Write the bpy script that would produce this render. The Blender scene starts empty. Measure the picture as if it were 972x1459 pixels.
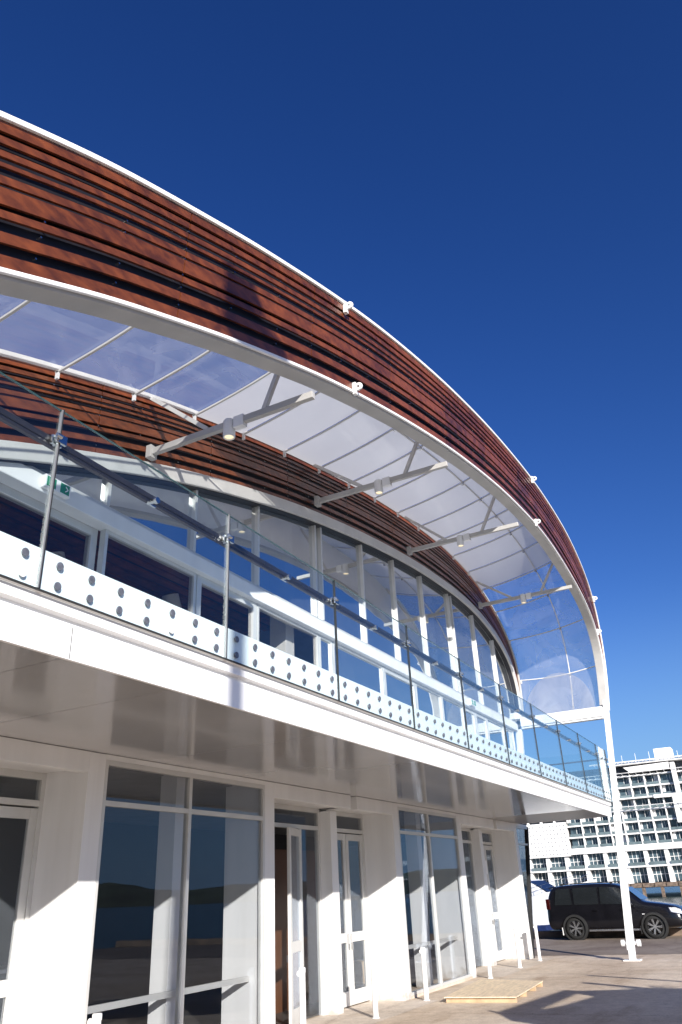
import bpy, math, random
from mathutils import Vector, Matrix
random.seed(7)
R = math.radians
sc = bpy.context.scene
col = sc.collection

# ------------------------------------------------------------------ camera
YAW, PITCH, ROLL = .4729, .4612, -.049
F = Vector((math.cos(PITCH)*math.cos(YAW), math.cos(PITCH)*math.sin(YAW), math.sin(PITCH)))
Rt = F.cross(Vector((0, 0, 1))).normalized(); U = Rt.cross(F)
R2 = math.cos(ROLL)*Rt + math.sin(ROLL)*U
U2 = -math.sin(ROLL)*Rt + math.cos(ROLL)*U
cam = bpy.data.cameras.new('camera'); cam_o = bpy.data.objects.new('camera', cam); col.objects.link(cam_o)
m = Matrix((R2, U2, -F)).transposed().to_4x4(); m.translation = Vector((0, 0, 1.85)); cam_o.matrix_world = m
cam.sensor_fit = 'VERTICAL'; cam.sensor_height = 24; cam.lens = 1091.7*24/1459
cam.clip_start = .05; cam.clip_end = 8000
sc.camera = cam_o
sc.render.resolution_x, sc.render.resolution_y = 682, 1024

# ------------------------------------------------------------------ world, sun, exposure
SUN_EL = R(19.5); SUN_AZ = R(225)          # direction towards the sun: (-x, -y)
w = bpy.data.worlds.new('World'); sc.world = w; w.use_nodes = True
nt = w.node_tree; nt.nodes.clear()
sky = nt.nodes.new('ShaderNodeTexSky'); sky.sky_type = 'NISHITA'; sky.sun_disc = False
sky.sun_elevation = SUN_EL; sky.sun_rotation = SUN_AZ
sky.altitude = 0; sky.air_density = 1.0; sky.dust_density = .35; sky.ozone_density = 4
bg = nt.nodes.new('ShaderNodeBackground'); bg.inputs[1].default_value = .066
wo = nt.nodes.new('ShaderNodeOutputWorld')
hs = nt.nodes.new('ShaderNodeHueSaturation'); hs.inputs['Saturation'].default_value = 1.17; hs.inputs['Hue'].default_value = .518; hs.inputs['Value'].default_value = 1.0
gm = nt.nodes.new('ShaderNodeGamma'); gm.inputs[1].default_value = 1.15
nt.links.new(sky.outputs[0], gm.inputs[0]); nt.links.new(gm.outputs[0], hs.inputs['Color']); 
tcw = nt.nodes.new('ShaderNodeTexCoord'); sxw = nt.nodes.new('ShaderNodeSeparateXYZ'); nt.links.new(tcw.outputs['Generated'], sxw.inputs[0])
mrw = nt.nodes.new('ShaderNodeMapRange'); mrw.interpolation_type = 'SMOOTHSTEP'; mrw.inputs[1].default_value = .34; mrw.inputs[2].default_value = -.02; mrw.inputs[3].default_value = 0; mrw.inputs[4].default_value = .85
nt.links.new(sxw.outputs[2], mrw.inputs[0])
mxw = nt.nodes.new('ShaderNodeMixRGB'); mxw.inputs[2].default_value = (2.0, 3.9, 6.9, 1)
nt.links.new(mrw.outputs[0], mxw.inputs[0]); nt.links.new(hs.outputs[0], mxw.inputs[1]); nt.links.new(mxw.outputs[0], bg.inputs[0]); nt.links.new(bg.outputs[0], wo.inputs[0])
sl = bpy.data.lights.new('sun', 'SUN'); sl.energy = 5.0; sl.angle = R(.5); sl.color = (1, .95, .88)
so = bpy.data.objects.new('sun', sl); col.objects.link(so)
sd = Vector((math.sin(SUN_AZ)*math.cos(SUN_EL), math.cos(SUN_AZ)*math.cos(SUN_EL), math.sin(SUN_EL)))
so.rotation_euler = sd.to_track_quat('Z', 'Y').to_euler(); so.location = (-20, -20, 30)
sc.view_settings.view_transform = 'Standard'; sc.view_settings.look = 'None'
sc.view_settings.gamma = 1; sc.view_settings.use_curve_mapping = False; sc.view_settings.exposure = 0.72

# ------------------------------------------------------------------ materials
def nodes(name):
    mt = bpy.data.materials.new(name); mt.use_nodes = True
    n = mt.node_tree; n.nodes.clear()
    out = n.nodes.new('ShaderNodeOutputMaterial')
    return mt, n, out
def N(n, t, **kw):
    a = n.nodes.new(t)
    for k, v in kw.items(): setattr(a, k, v)
    return a
def mat(name, c, rough=.5, metal=0, var=.08, vscale=3, bump=0, bscale=40, stretch=(1, 1, 1), coat=0, rvar=.1, c2=None, spec=.5):
    mt, n, out = nodes(name)
    b = N(n, 'ShaderNodeBsdfPrincipled'); n.links.new(b.outputs[0], out.inputs[0])
    tc = N(n, 'ShaderNodeTexCoord'); mp = N(n, 'ShaderNodeMapping'); mp.inputs['Scale'].default_value = stretch
    n.links.new(tc.outputs['Object'], mp.inputs[0])
    no = N(n, 'ShaderNodeTexNoise'); no.inputs['Scale'].default_value = vscale; no.inputs['Detail'].default_value = 6
    n.links.new(mp.outputs[0], no.inputs['Vector'])
    rp = N(n, 'ShaderNodeValToRGB')
    lo = c2 if c2 else tuple(max(0, x*(1-2*var)) for x in c)
    hi = tuple(min(1, x*(1+2*var)) for x in c)
    rp.color_ramp.elements[0].color = (*lo, 1); rp.color_ramp.elements[1].color = (*hi, 1)
    rp.color_ramp.elements[0].position = .3; rp.color_ramp.elements[1].position = .7
    n.links.new(no.outputs[0], rp.inputs[0]); n.links.new(rp.outputs[0], b.inputs['Base Color'])
    mr = N(n, 'ShaderNodeMapRange'); mr.inputs[3].default_value = max(0, rough-rvar); mr.inputs[4].default_value = min(1, rough+rvar)
    n.links.new(no.outputs[0], mr.inputs[0]); n.links.new(mr.outputs[0], b.inputs['Roughness'])
    b.inputs['Metallic'].default_value = metal; b.inputs['Coat Weight'].default_value = coat
    b.inputs['Coat Roughness'].default_value = .12; b.inputs['Specular IOR Level'].default_value = spec
    if bump:
        n2 = N(n, 'ShaderNodeTexNoise'); n2.inputs['Scale'].default_value = bscale; n2.inputs['Detail'].default_value = 5
        n.links.new(mp.outputs[0], n2.inputs['Vector'])
        bp = N(n, 'ShaderNodeBump'); bp.inputs['Strength'].default_value = bump; bp.inputs['Distance'].default_value = .01
        n.links.new(n2.outputs[0], bp.inputs['Height']); n.links.new(bp.outputs[0], b.inputs['Normal'])
    return mt
def schlick(n, r0):
    g = N(n, 'ShaderNodeNewGeometry'); d = N(n, 'ShaderNodeVectorMath', operation='DOT_PRODUCT')
    n.links.new(g.outputs['Normal'], d.inputs[0]); n.links.new(g.outputs['Incoming'], d.inputs[1])
    a = N(n, 'ShaderNodeMath', operation='ABSOLUTE'); n.links.new(d.outputs['Value'], a.inputs[0])
    i = N(n, 'ShaderNodeMath', operation='SUBTRACT'); i.inputs[0].default_value = 1; n.links.new(a.outputs[0], i.inputs[1])
    p = N(n, 'ShaderNodeMath', operation='POWER'); p.inputs[1].default_value = 5; n.links.new(i.outputs[0], p.inputs[0])
    m_ = N(n, 'ShaderNodeMath', operation='MULTIPLY_ADD'); m_.inputs[1].default_value = 1-r0; m_.inputs[2].default_value = r0
    n.links.new(p.outputs[0], m_.inputs[0]); return m_.outputs[0]
def glass(name, tint, ior, rough=0.0, refl=(1, 1, 1), haze=0, hazec=(.8, .82, .86), wave=0):
    mt, n, out = nodes(name)
    tr = N(n, 'ShaderNodeBsdfTransparent'); tr.inputs[0].default_value = (*tint, 1)
    base = tr.outputs[0]
    if haze:
        t1 = N(n, 'ShaderNodeBsdfTranslucent'); t1.inputs[0].default_value = (*hazec, 1); t2 = N(n, 'ShaderNodeBsdfDiffuse'); t2.inputs[0].default_value = (*hazec, 1)
        tl = N(n, 'ShaderNodeMixShader'); tl.inputs[0].default_value = .4; n.links.new(t1.outputs[0], tl.inputs[1]); n.links.new(t2.outputs[0], tl.inputs[2])
        tc = N(n, 'ShaderNodeTexCoord'); no = N(n, 'ShaderNodeTexNoise'); no.inputs['Scale'].default_value = .9; no.inputs['Detail'].default_value = 4
        no.inputs['Distortion'].default_value = 1.5
        n.links.new(tc.outputs['Object'], no.inputs['Vector'])
        mr = N(n, 'ShaderNodeMapRange'); mr.inputs[1].default_value = .35; mr.inputs[2].default_value = .75
        mr.inputs[3].default_value = haze*.75; mr.inputs[4].default_value = haze*1.35
        n.links.new(no.outputs[0], mr.inputs[0])
        mx = N(n, 'ShaderNodeMixShader'); n.links.new(mr.outputs[0], mx.inputs[0])
        n.links.new(tr.outputs[0], mx.inputs[1]); n.links.new(tl.outputs[0], mx.inputs[2]); base = mx.outputs[0]
    gl = N(n, 'ShaderNodeBsdfGlossy'); gl.inputs['Roughness'].default_value = rough; gl.inputs[0].default_value = (*refl, 1)
    fr = schlick(n, ((ior-1)/(ior+1))**2)
    if wave:
        tc = N(n, 'ShaderNodeTexCoord'); no = N(n, 'ShaderNodeTexNoise'); no.inputs['Scale'].default_value = .8
        n.links.new(tc.outputs['Object'], no.inputs['Vector'])
        bp = N(n, 'ShaderNodeBump'); bp.inputs['Strength'].default_value = wave; bp.inputs['Distance'].default_value = .02
        n.links.new(no.outputs[0], bp.inputs['Height']); n.links.new(bp.outputs[0], gl.inputs['Normal'])
    mx = N(n, 'ShaderNodeMixShader'); n.links.new(fr, mx.inputs[0])
    n.links.new(base, mx.inputs[1]); n.links.new(gl.outputs[0], mx.inputs[2]); n.links.new(mx.outputs[0], out.inputs[0])
    return mt

M = {}
M['white'] = mat('white_paint', (.72, .72, .72), .42, var=.03, vscale=1.2, bump=.04, bscale=60, stretch=(2.5, 2.5, .35), rvar=.15)
M['fascia'] = mat('white_fascia_paint', (.82, .82, .82), .35, var=.012, vscale=.7)
M['frame'] = mat('pale_aluminium_frame', (.60, .595, .575), .38, metal=.25, var=.03)
M['steelw'] = mat('painted_steel', (.54, .525, .50), .4, var=.04, vscale=2.5, bump=.02)
M['wall'] = mat('white_wall_paint', (.72, .72, .72), .42, var=.03, vscale=1.2, bump=.04, bscale=60, stretch=(2.5, 2.5, .35), rvar=.15)
def add_grime(mt):
    n = mt.node_tree; b = [x for x in n.nodes if x.type == 'BSDF_PRINCIPLED'][0]; lk = b.inputs['Base Color'].links[0]; src = lk.from_socket
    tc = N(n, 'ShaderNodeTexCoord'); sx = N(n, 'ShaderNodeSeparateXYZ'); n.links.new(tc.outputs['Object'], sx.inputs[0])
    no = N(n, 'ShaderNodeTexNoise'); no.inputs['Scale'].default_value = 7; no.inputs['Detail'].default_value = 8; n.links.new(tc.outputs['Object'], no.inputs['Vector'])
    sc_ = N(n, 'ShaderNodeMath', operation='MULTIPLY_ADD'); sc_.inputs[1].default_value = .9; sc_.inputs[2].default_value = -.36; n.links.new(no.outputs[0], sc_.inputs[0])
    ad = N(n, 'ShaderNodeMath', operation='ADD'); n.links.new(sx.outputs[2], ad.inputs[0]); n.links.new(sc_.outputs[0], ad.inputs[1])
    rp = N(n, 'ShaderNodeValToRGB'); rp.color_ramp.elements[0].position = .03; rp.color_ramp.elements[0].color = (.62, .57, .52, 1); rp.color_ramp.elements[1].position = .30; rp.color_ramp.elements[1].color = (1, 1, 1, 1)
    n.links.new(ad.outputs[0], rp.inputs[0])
    st = N(n, 'ShaderNodeMapping'); st.inputs['Scale'].default_value = (9, 9, .5); n.links.new(tc.outputs['Object'], st.inputs[0])
    n3 = N(n, 'ShaderNodeTexNoise'); n3.inputs['Scale'].default_value = 1; n3.inputs['Detail'].default_value = 6; n.links.new(st.outputs[0], n3.inputs['Vector'])
    r3 = N(n, 'ShaderNodeValToRGB'); r3.color_ramp.elements[0].position = .55; r3.color_ramp.elements[0].color = (1, 1, 1, 1); r3.color_ramp.elements[1].position = .8; r3.color_ramp.elements[1].color = (.955, .95, .94, 1)
    n.links.new(n3.outputs[0], r3.inputs[0])
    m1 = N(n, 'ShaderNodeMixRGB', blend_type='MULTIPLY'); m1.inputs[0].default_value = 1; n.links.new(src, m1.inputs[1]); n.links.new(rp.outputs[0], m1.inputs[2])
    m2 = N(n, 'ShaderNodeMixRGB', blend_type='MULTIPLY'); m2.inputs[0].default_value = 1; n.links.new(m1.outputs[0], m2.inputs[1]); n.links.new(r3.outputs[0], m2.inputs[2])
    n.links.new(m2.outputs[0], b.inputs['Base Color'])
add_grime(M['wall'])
M['steeld'] = mat('grey_painted_steel', (.40, .39, .375), .45, var=.05, vscale=2)
M['soffit'] = mat('glossy_soffit_panel', (.52, .52, .53), .12, metal=.35, var=.04, vscale=.6, rvar=.03)
M['plank'] = mat('soffit_plank', (.36, .345, .33), .3, metal=.4, var=.12, vscale=2, stretch=(14, .3, 1), rvar=.08)
M['black'] = mat('dark_backing', (.010, .010, .016), .5, var=.1)
M['rubber'] = mat('black_rubber', (.015, .015, .015), .6, var=.1)
M['chrome'] = mat('polished_steel', (.55, .55, .56), .2, metal=1, var=.03)
M['bolt'] = mat('brushed_stud', (.17, .175, .20), .45, metal=.5, var=.1, vscale=30)
M['rail'] = mat('dark_bronze_rail', (.075, .062, .06), .28, metal=.7, var=.08)
M['strip'] = mat('dull_steel_strip', (.26, .26, .265), .35, metal=.5, var=.05)
M['gret'] = glass('return_glass', (.90, .95, .96), 1.12)
M['edge'] = mat('green_glass_edge', (.03, .07, .07), .2, var=.05)
M['canopy'] = None
M['canopy_lining'] = mat('pale_lining', (.82, .81, .81), .5, var=.02)
M['conc'] = None
M['blackpaint'] = mat('black_car_paint', (.006, .006, .008), .2, var=.1, coat=.5, rvar=.04, spec=.3)
M['carglass'] = mat('car_glass', (.012, .014, .016), .05, var=.05, coat=1, rvar=.03)
M['alloy'] = mat('alloy_rim', (.55, .56, .58), .28, metal=.9, var=.04)
M['lens'] = mat('clear_lens', (.75, .78, .82), .1, metal=.4, var=.25, vscale=18)
M['redlens'] = mat('red_lens', (.03, .003, .003), .15, var=.1)
M['plywood'] = mat('plywood_sheet', (.72, .58, .40), .65, var=.12, vscale=5, stretch=(1, 8, 1), bump=.05)
M['timber'] = mat('weathered_timber', (.16, .115, .085), .8, var=.25, vscale=2, bump=.3, bscale=12)
M['pinewood'] = mat('raw_pine', (.50, .36, .22), .65, var=.12, vscale=6)
M['brown'] = mat('brown_veneer', (.13, .055, .026), .4, var=.12, vscale=3, stretch=(1, 1, .2))
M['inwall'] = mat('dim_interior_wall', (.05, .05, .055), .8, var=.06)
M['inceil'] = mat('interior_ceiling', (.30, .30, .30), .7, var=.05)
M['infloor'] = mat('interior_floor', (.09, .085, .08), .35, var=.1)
M['roof'] = mat('metal_roof', (.45, .46, .48), .35, metal=.5, var=.05)
M['green'] = mat('green_sign_plastic', (.01, .22, .12), .4, var=.05)
M['signw'] = mat('white_sign_plastic', (.8, .8, .8), .4, var=.02)
M['hull'] = mat('white_gelcoat', (.82, .82, .82), .2, var=.02, coat=.5)
M['blue'] = mat('blue_antifoul', (.02, .035, .12), .4, var=.1)
M['hotelw'] = mat('hotel_render', (.78, .77, .76), .6, var=.04, vscale=.3)
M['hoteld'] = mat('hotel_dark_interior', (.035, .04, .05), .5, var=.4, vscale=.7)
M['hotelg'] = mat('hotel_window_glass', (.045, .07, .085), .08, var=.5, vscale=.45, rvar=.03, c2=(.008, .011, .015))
M['teal'] = mat('teal_balustrade_glass', (.13, .17, .18), .14, var=.15, vscale=.6)
M['castermat'] = mat('grey_caster', (.35, .35, .37), .8, var=.08)
M['glow'] = None
M['gbal'] = glass('balustrade_glass', (.93, .97, .98), 1.45, refl=(.95, 1, 1))
M['gup'] = glass('upper_facade_glass', (.34, .37, .38), 9.0, refl=(.97, .99, 1), wave=.12, haze=.26, hazec=(.7, .75, .78))  # pale haze painted in place of the canopy's reflection
M['gdoor'] = glass('ground_floor_glass', (.88, .89, .90), 1.55, refl=(.80, .88, 1), wave=.06)
M['gcan'] = glass('clear_canopy_glass', (.86, .89, .90), 1.5, haze=.26, hazec=(.80, .82, .86))
M['gdisc'] = glass('lit_patch_film', (.80, .82, .87), 1.5, haze=.34, hazec=(.80, .82, .88))  # haze puts the lit patch of the end panel into the colour
M['glow_tier'] = glass('balcony_door_glass', (.88, .87, .86), 1.35, refl=(.55, .52, .55))
M['gend'] = glass('end_wall_glass', (.35, .38, .40), 1.9)

def canopy_mat():
    mt, n, out = nodes('white_canopy_membrane')
    tc = N(n, 'ShaderNodeTexCoord'); no = N(n, 'ShaderNodeTexNoise'); no.inputs['Scale'].default_value = 1.1; no.inputs['Detail'].default_value = 5
    n.links.new(tc.outputs['Object'], no.inputs['Vector'])
    rp = N(n, 'ShaderNodeValToRGB'); rp.color_ramp.elements[0].color = (.78, .78, .79, 1); rp.color_ramp.elements[1].color = (.86, .86, .865, 1)
    n.links.new(no.outputs[0], rp.inputs[0])
    d = N(n, 'ShaderNodeBsdfDiffuse'); t = N(n, 'ShaderNodeBsdfTranslucent'); g = N(n, 'ShaderNodeBsdfGlossy'); g.inputs['Roughness'].default_value = .12
    n.links.new(rp.outputs[0], d.inputs[0]); n.links.new(rp.outputs[0], t.inputs[0])
    m1 = N(n, 'ShaderNodeMixShader'); m1.inputs[0].default_value = .5
    n.links.new(d.outputs[0], m1.inputs[1]); n.links.new(t.outputs[0], m1.inputs[2])
    fr = schlick(n, .02)
    m2 = N(n, 'ShaderNodeMixShader'); n.links.new(fr, m2.inputs[0]); n.links.new(m1.outputs[0], m2.inputs[1]); n.links.new(g.outputs[0], m2.inputs[2])
    n.links.new(m2.outputs[0], out.inputs[0]); return mt
M['canopy'] = canopy_mat()

def wood_mat():
    mt, n, out = nodes('varnished_red_timber')
    b = N(n, 'ShaderNodeBsdfPrincipled'); n.links.new(b.outputs[0], out.inputs[0])
    tc = N(n, 'ShaderNodeTexCoord'); mp = N(n, 'ShaderNodeMapping'); mp.inputs['Scale'].default_value = (1, 1, 2.5)
    n.links.new(tc.outputs['Object'], mp.inputs[0])
    no = N(n, 'ShaderNodeTexNoise'); no.inputs['Scale'].default_value = 5; no.inputs['Detail'].default_value = 9; no.inputs['Distortion'].default_value = .2
    n.links.new(mp.outputs[0], no.inputs['Vector'])
    big = N(n, 'ShaderNodeTexNoise'); big.inputs['Scale'].default_value = 1.3; big.inputs['Detail'].default_value = 3
    n.links.new(tc.outputs['Object'], big.inputs['Vector'])
    rp = N(n, 'ShaderNodeValToRGB')
    rp.color_ramp.elements[0].color = (.060, .015, .004, 1); rp.color_ramp.elements[1].color = (.215, .056, .014, 1)
    rp.color_ramp.elements[0].position = .25; rp.color_ramp.elements[1].position = .75
    oi = N(n, 'ShaderNodeObjectInfo')
    ad = N(n, 'ShaderNodeMath', operation='MULTIPLY_ADD'); ad.inputs[1].default_value = .22; ad.inputs[2].default_value = -.11
    n.links.new(oi.outputs['Random'], ad.inputs[0])
    a2 = N(n, 'ShaderNodeMath', operation='ADD'); n.links.new(no.outputs[0], a2.inputs[0]); n.links.new(ad.outputs[0], a2.inputs[1])
    mb = N(n, 'ShaderNodeMath', operation='MULTIPLY_ADD'); mb.inputs[1].default_value = .5; mb.inputs[2].default_value = -.25
    n.links.new(big.outputs[0], mb.inputs[0])
    a3 = N(n, 'ShaderNodeMath', operation='ADD'); n.links.new(a2.outputs[0], a3.inputs[0]); n.links.new(mb.outputs[0], a3.inputs[1])
    n.links.new(a3.outputs[0], rp.inputs[0]); n.links.new(rp.outputs[0], b.inputs['Base Color'])
    b.inputs['Roughness'].default_value = .4; b.inputs['Coat Weight'].default_value = .3; b.inputs['Coat Roughness'].default_value = .2
    bp = N(n, 'ShaderNodeBump'); bp.inputs['Strength'].default_value = .08; bp.inputs['Distance'].default_value = .01
    n.links.new(no.outputs[0], bp.inputs['Height']); n.links.new(bp.outputs[0], b.inputs['Normal'])
    return mt
M['wood'] = wood_mat()

def ground_mat(name, c1, c2, c3, stain=.45, joint=0):
    mt, n, out = nodes(name)
    b = N(n, 'ShaderNodeBsdfPrincipled'); n.links.new(b.outputs[0], out.inputs[0])
    tc = N(n, 'ShaderNodeTexCoord')
    a = N(n, 'ShaderNodeTexNoise'); a.inputs['Scale'].default_value = .55; a.inputs['Detail'].default_value = 8; a.inputs['Distortion'].default_value = .8
    f = N(n, 'ShaderNodeTexNoise'); f.inputs['Scale'].default_value = 28; f.inputs['Detail'].default_value = 6
    n.links.new(tc.outputs['Object'], a.inputs['Vector']); n.links.new(tc.outputs['Object'], f.inputs['Vector'])
    rp = N(n, 'ShaderNodeValToRGB'); e = rp.color_ramp.elements
    e[0].position = .3; e[0].color = (*c1, 1); e[1].position = .72; e[1].color = (*c3, 1); x = e.new(.5); x.color = (*c2, 1)
    n.links.new(a.outputs[0], rp.inputs[0])
    mx = N(n, 'ShaderNodeMixRGB', blend_type='OVERLAY'); mx.inputs[0].default_value = .35
    n.links.new(rp.outputs[0], mx.inputs[1]); n.links.new(f.outputs[0], mx.inputs[2]); cur = mx.outputs[0]
    mp = N(n, 'ShaderNodeMapping'); mp.inputs['Scale'].default_value = (.35, 1.6, 1); n.links.new(tc.outputs['Object'], mp.inputs[0])
    s = N(n, 'ShaderNodeTexNoise'); s.inputs['Scale'].default_value = 1.1; s.inputs['Detail'].default_value = 7; n.links.new(mp.outputs[0], s.inputs['Vector'])
    sr = N(n, 'ShaderNodeValToRGB'); sr.color_ramp.elements[0].position = .55; sr.color_ramp.elements[0].color = (1, 1, 1, 1)
    sr.color_ramp.elements[1].position = .72; sr.color_ramp.elements[1].color = (1-stain*.6, 1-stain*.72, 1-stain*.85, 1)
    n.links.new(s.outputs[0], sr.inputs[0])
    m2 = N(n, 'ShaderNodeMixRGB', blend_type='MULTIPLY'); m2.inputs[0].default_value = 1
    n.links.new(cur, m2.inputs[1]); n.links.new(sr.outputs[0], m2.inputs[2]); n.links.new(m2.outputs[0], b.inputs['Base Color'])
    vo = N(n, 'ShaderNodeTexVoronoi', feature='DISTANCE_TO_EDGE'); vo.inputs['Scale'].default_value = .22
    wn = N(n, 'ShaderNodeMixRGB', blend_type='ADD'); wn.inputs[0].default_value = .35
    n.links.new(tc.outputs['Object'], wn.inputs[1]); n.links.new(f.outputs[1], wn.inputs[2]); n.links.new(wn.outputs[0], vo.inputs['Vector'])
    vr = N(n, 'ShaderNodeValToRGB'); vr.color_ramp.elements[0].position = .0; vr.color_ramp.elements[0].color = (.66, .63, .60, 1)
    vr.color_ramp.elements[1].position = .006; vr.color_ramp.elements[1].color = (1, 1, 1, 1); n.links.new(vo.outputs[0], vr.inputs[0])
    sp = N(n, 'ShaderNodeTexNoise'); sp.inputs['Scale'].default_value = 6; sp.inputs['Detail'].default_value = 10; n.links.new(tc.outputs['Object'], sp.inputs['Vector'])
    spr = N(n, 'ShaderNodeValToRGB'); spr.color_ramp.elements[0].position = .35; spr.color_ramp.elements[0].color = (.72, .70, .68, 1)
    spr.color_ramp.elements[1].position = .6; spr.color_ramp.elements[1].color = (1.08, 1.06, 1.03, 1); n.links.new(sp.outputs[0], spr.inputs[0])
    m3 = N(n, 'ShaderNodeMixRGB', blend_type='MULTIPLY'); m3.inputs[0].default_value = 1; n.links.new(m2.outputs[0], m3.inputs[1]); n.links.new(vr.outputs[0], m3.inputs[2])
    m4 = N(n, 'ShaderNodeMixRGB', blend_type='MULTIPLY'); m4.inputs[0].default_value = .45; n.links.new(m3.outputs[0], m4.inputs[1]); n.links.new(spr.outputs[0], m4.inputs[2])
    n.links.new(m4.outputs[0], b.inputs['Base Color'])
    b.inputs['Roughness'].default_value = .85
    bp = N(n, 'ShaderNodeBump'); bp.inputs['Strength'].default_value = .35; bp.inputs['Distance'].default_value = .01
    n.links.new(f.outputs[0], bp.inputs['Height']); n.links.new(bp.outputs[0], b.inputs['Normal'])
    return mt
M['conc'] = ground_mat('wharf_concrete', (.46, .36, .265), (.55, .445, .34), (.63, .535, .43))
M['apron'] = ground_mat('pale_concrete', (.48, .40, .32), (.55, .47, .39), (.62, .55, .48), stain=.3)
M['asph'] = ground_mat('worn_asphalt', (.16, .12, .095), (.21, .165, .13), (.27, .225, .185), stain=.3)
def water_mat():
    mt, n, out = nodes('harbour_water')
    b = N(n, 'ShaderNodeBsdfPrincipled'); n.links.new(b.outputs[0], out.inputs[0])
    b.inputs['Base Color'].default_value = (.03, .055, .05, 1); b.inputs['Roughness'].default_value = .22; b.inputs['Specular IOR Level'].default_value = .22
    tc = N(n, 'ShaderNodeTexCoord')
    a = N(n, 'ShaderNodeTexNoise'); a.inputs['Scale'].default_value = .9; a.inputs['Detail'].default_value = 6
    n.links.new(tc.outputs['Object'], a.inputs['Vector'])
    bp = N(n, 'ShaderNodeBump'); bp.inputs['Strength'].default_value = .8; bp.inputs['Distance'].default_value = .35
    n.links.new(a.outputs[0], bp.inputs['Height']); n.links.new(bp.outputs[0], b.inputs['Normal'])
    return mt
M['water'] = water_mat()
M['hill'] = mat('wooded_hill', (.05, .07, .04), .9, var=.35, vscale=.02)
def lamp_mat():
    mt, n, out = nodes('lit_lamp_lens')
    e = N(n, 'ShaderNodeEmission'); e.inputs[0].default_value = (1, .82, .55, 1); e.inputs[1].default_value = .8
    n.links.new(e.outputs[0], out.inputs[0]); return mt
M['glow'] = lamp_mat()

# ------------------------------------------------------------------ mesh helpers
class MB:
    def __init__(s): s.v = []; s.f = []; s.mi = []
    def add(s, vs, fs, mi=0):
        o = len(s.v); s.v += [tuple(p) for p in vs]; s.f += [tuple(i+o for i in f) for f in fs]; s.mi += [mi]*len(fs); return s
    def box(s, x0, x1, y0, y1, z0, z1, mi=0):
        return s.hexa([(x0, y0, z0), (x1, y0, z0), (x1, y1, z0), (x0, y1, z0), (x0, y0, z1), (x1, y0, z1), (x1, y1, z1), (x0, y1, z1)], mi)
    def hexa(s, p, mi=0):
        return s.add(p, [(0, 3, 2, 1), (4, 5, 6, 7), (0, 1, 5, 4), (1, 2, 6, 5), (2, 3, 7, 6), (3, 0, 4, 7)], mi)
    def beam(s, a, b, wd, ht, up=(0, 0, 1), mi=0):
        a, b = Vector(a), Vector(b); d = (b-a).normalized(); u = Vector(up); sx = d.cross(u)
        if sx.length < 1e-4: sx = d.cross(Vector((1, 0, 0)))
        sx.normalize(); u = sx.cross(d).normalized(); sx *= wd/2; u *= ht/2
        return s.hexa([a-sx-u, a+sx-u, b+sx-u, b-sx-u, a-sx+u, a+sx+u, b+sx+u, b-sx+u], mi)
    def tube(s, a, b, r, r2=None, n=16, mi=0, cap=True):
        a, b = Vector(a), Vector(b); d = (b-a).normalized(); r2 = r if r2 is None else r2
        t = d.cross(Vector((0, 0, 1)));
        if t.length < 1e-3: t = Vector((1, 0, 0))
        t.normalize(); u = t.cross(d); vs = []
        for c, rr in ((a, r), (b, r2)):
            for i in range(n):
                an = 2*math.pi*i/n; vs.append(c+t*rr*math.cos(an)+u*rr*math.sin(an))
        fs = [(i, (i+1) % n, n+(i+1) % n, n+i) for i in range(n)]
        if cap: fs += [tuple(range(n-1, -1, -1)), tuple(range(n, 2*n))]
        return s.add(vs, fs, mi)
    def lathe(s, c, prof, axis='z', n=24, mi=0):
        vs = []
        for (r, h) in prof:
            for i in range(n):
                an = 2*math.pi*i/n; p, q = r*math.cos(an), r*math.sin(an)
                vs.append({'z': (c[0]+p, c[1]+q, c[2]+h), 'y': (c[0]+p, c[1]+h, c[2]+q), 'x': (c[0]+h, c[1]+p, c[2]+q)}[axis])
        fs = [(k*n+i, k*n+(i+1) % n, (k+1)*n+(i+1) % n, (k+1)*n+i) for k in range(len(prof)-1) for i in range(n)]
        return s.add(vs, fs, mi)
    def strip(s, A, B, C, D, mi=0):     # closed strip of rectangular section through four rails
        n = len(A); vs = []
        for i in range(n): vs += [A[i], B[i], C[i], D[i]]
        fs = []
        for i in range(n-1):
            o = 4*i
            for k in range(4): fs.append((o+k, o+(k+1) % 4, o+4+(k+1) % 4, o+4+k))
        fs += [(0, 1, 2, 3), (4*n-1, 4*n-2, 4*n-3, 4*n-4)]
        return s.add(vs, fs, mi)
    def prism(s, poly, axis, a, b, mi=0):   # polygon in the plane across axis, extruded a..b
        n = len(poly)
        def P(p, h): return {'x': (h, p[0], p[1]), 'y': (p[0], h, p[1]), 'z': (p[0], p[1], h)}[axis]
        vs = [P(p, a) for p in poly]+[P(p, b) for p in poly]
        return s.add(vs, [tuple(range(n-1, -1, -1)), tuple(range(n, 2*n))]+[(i, (i+1) % n, n+(i+1) % n, n+i) for i in range(n)], mi)

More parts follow.
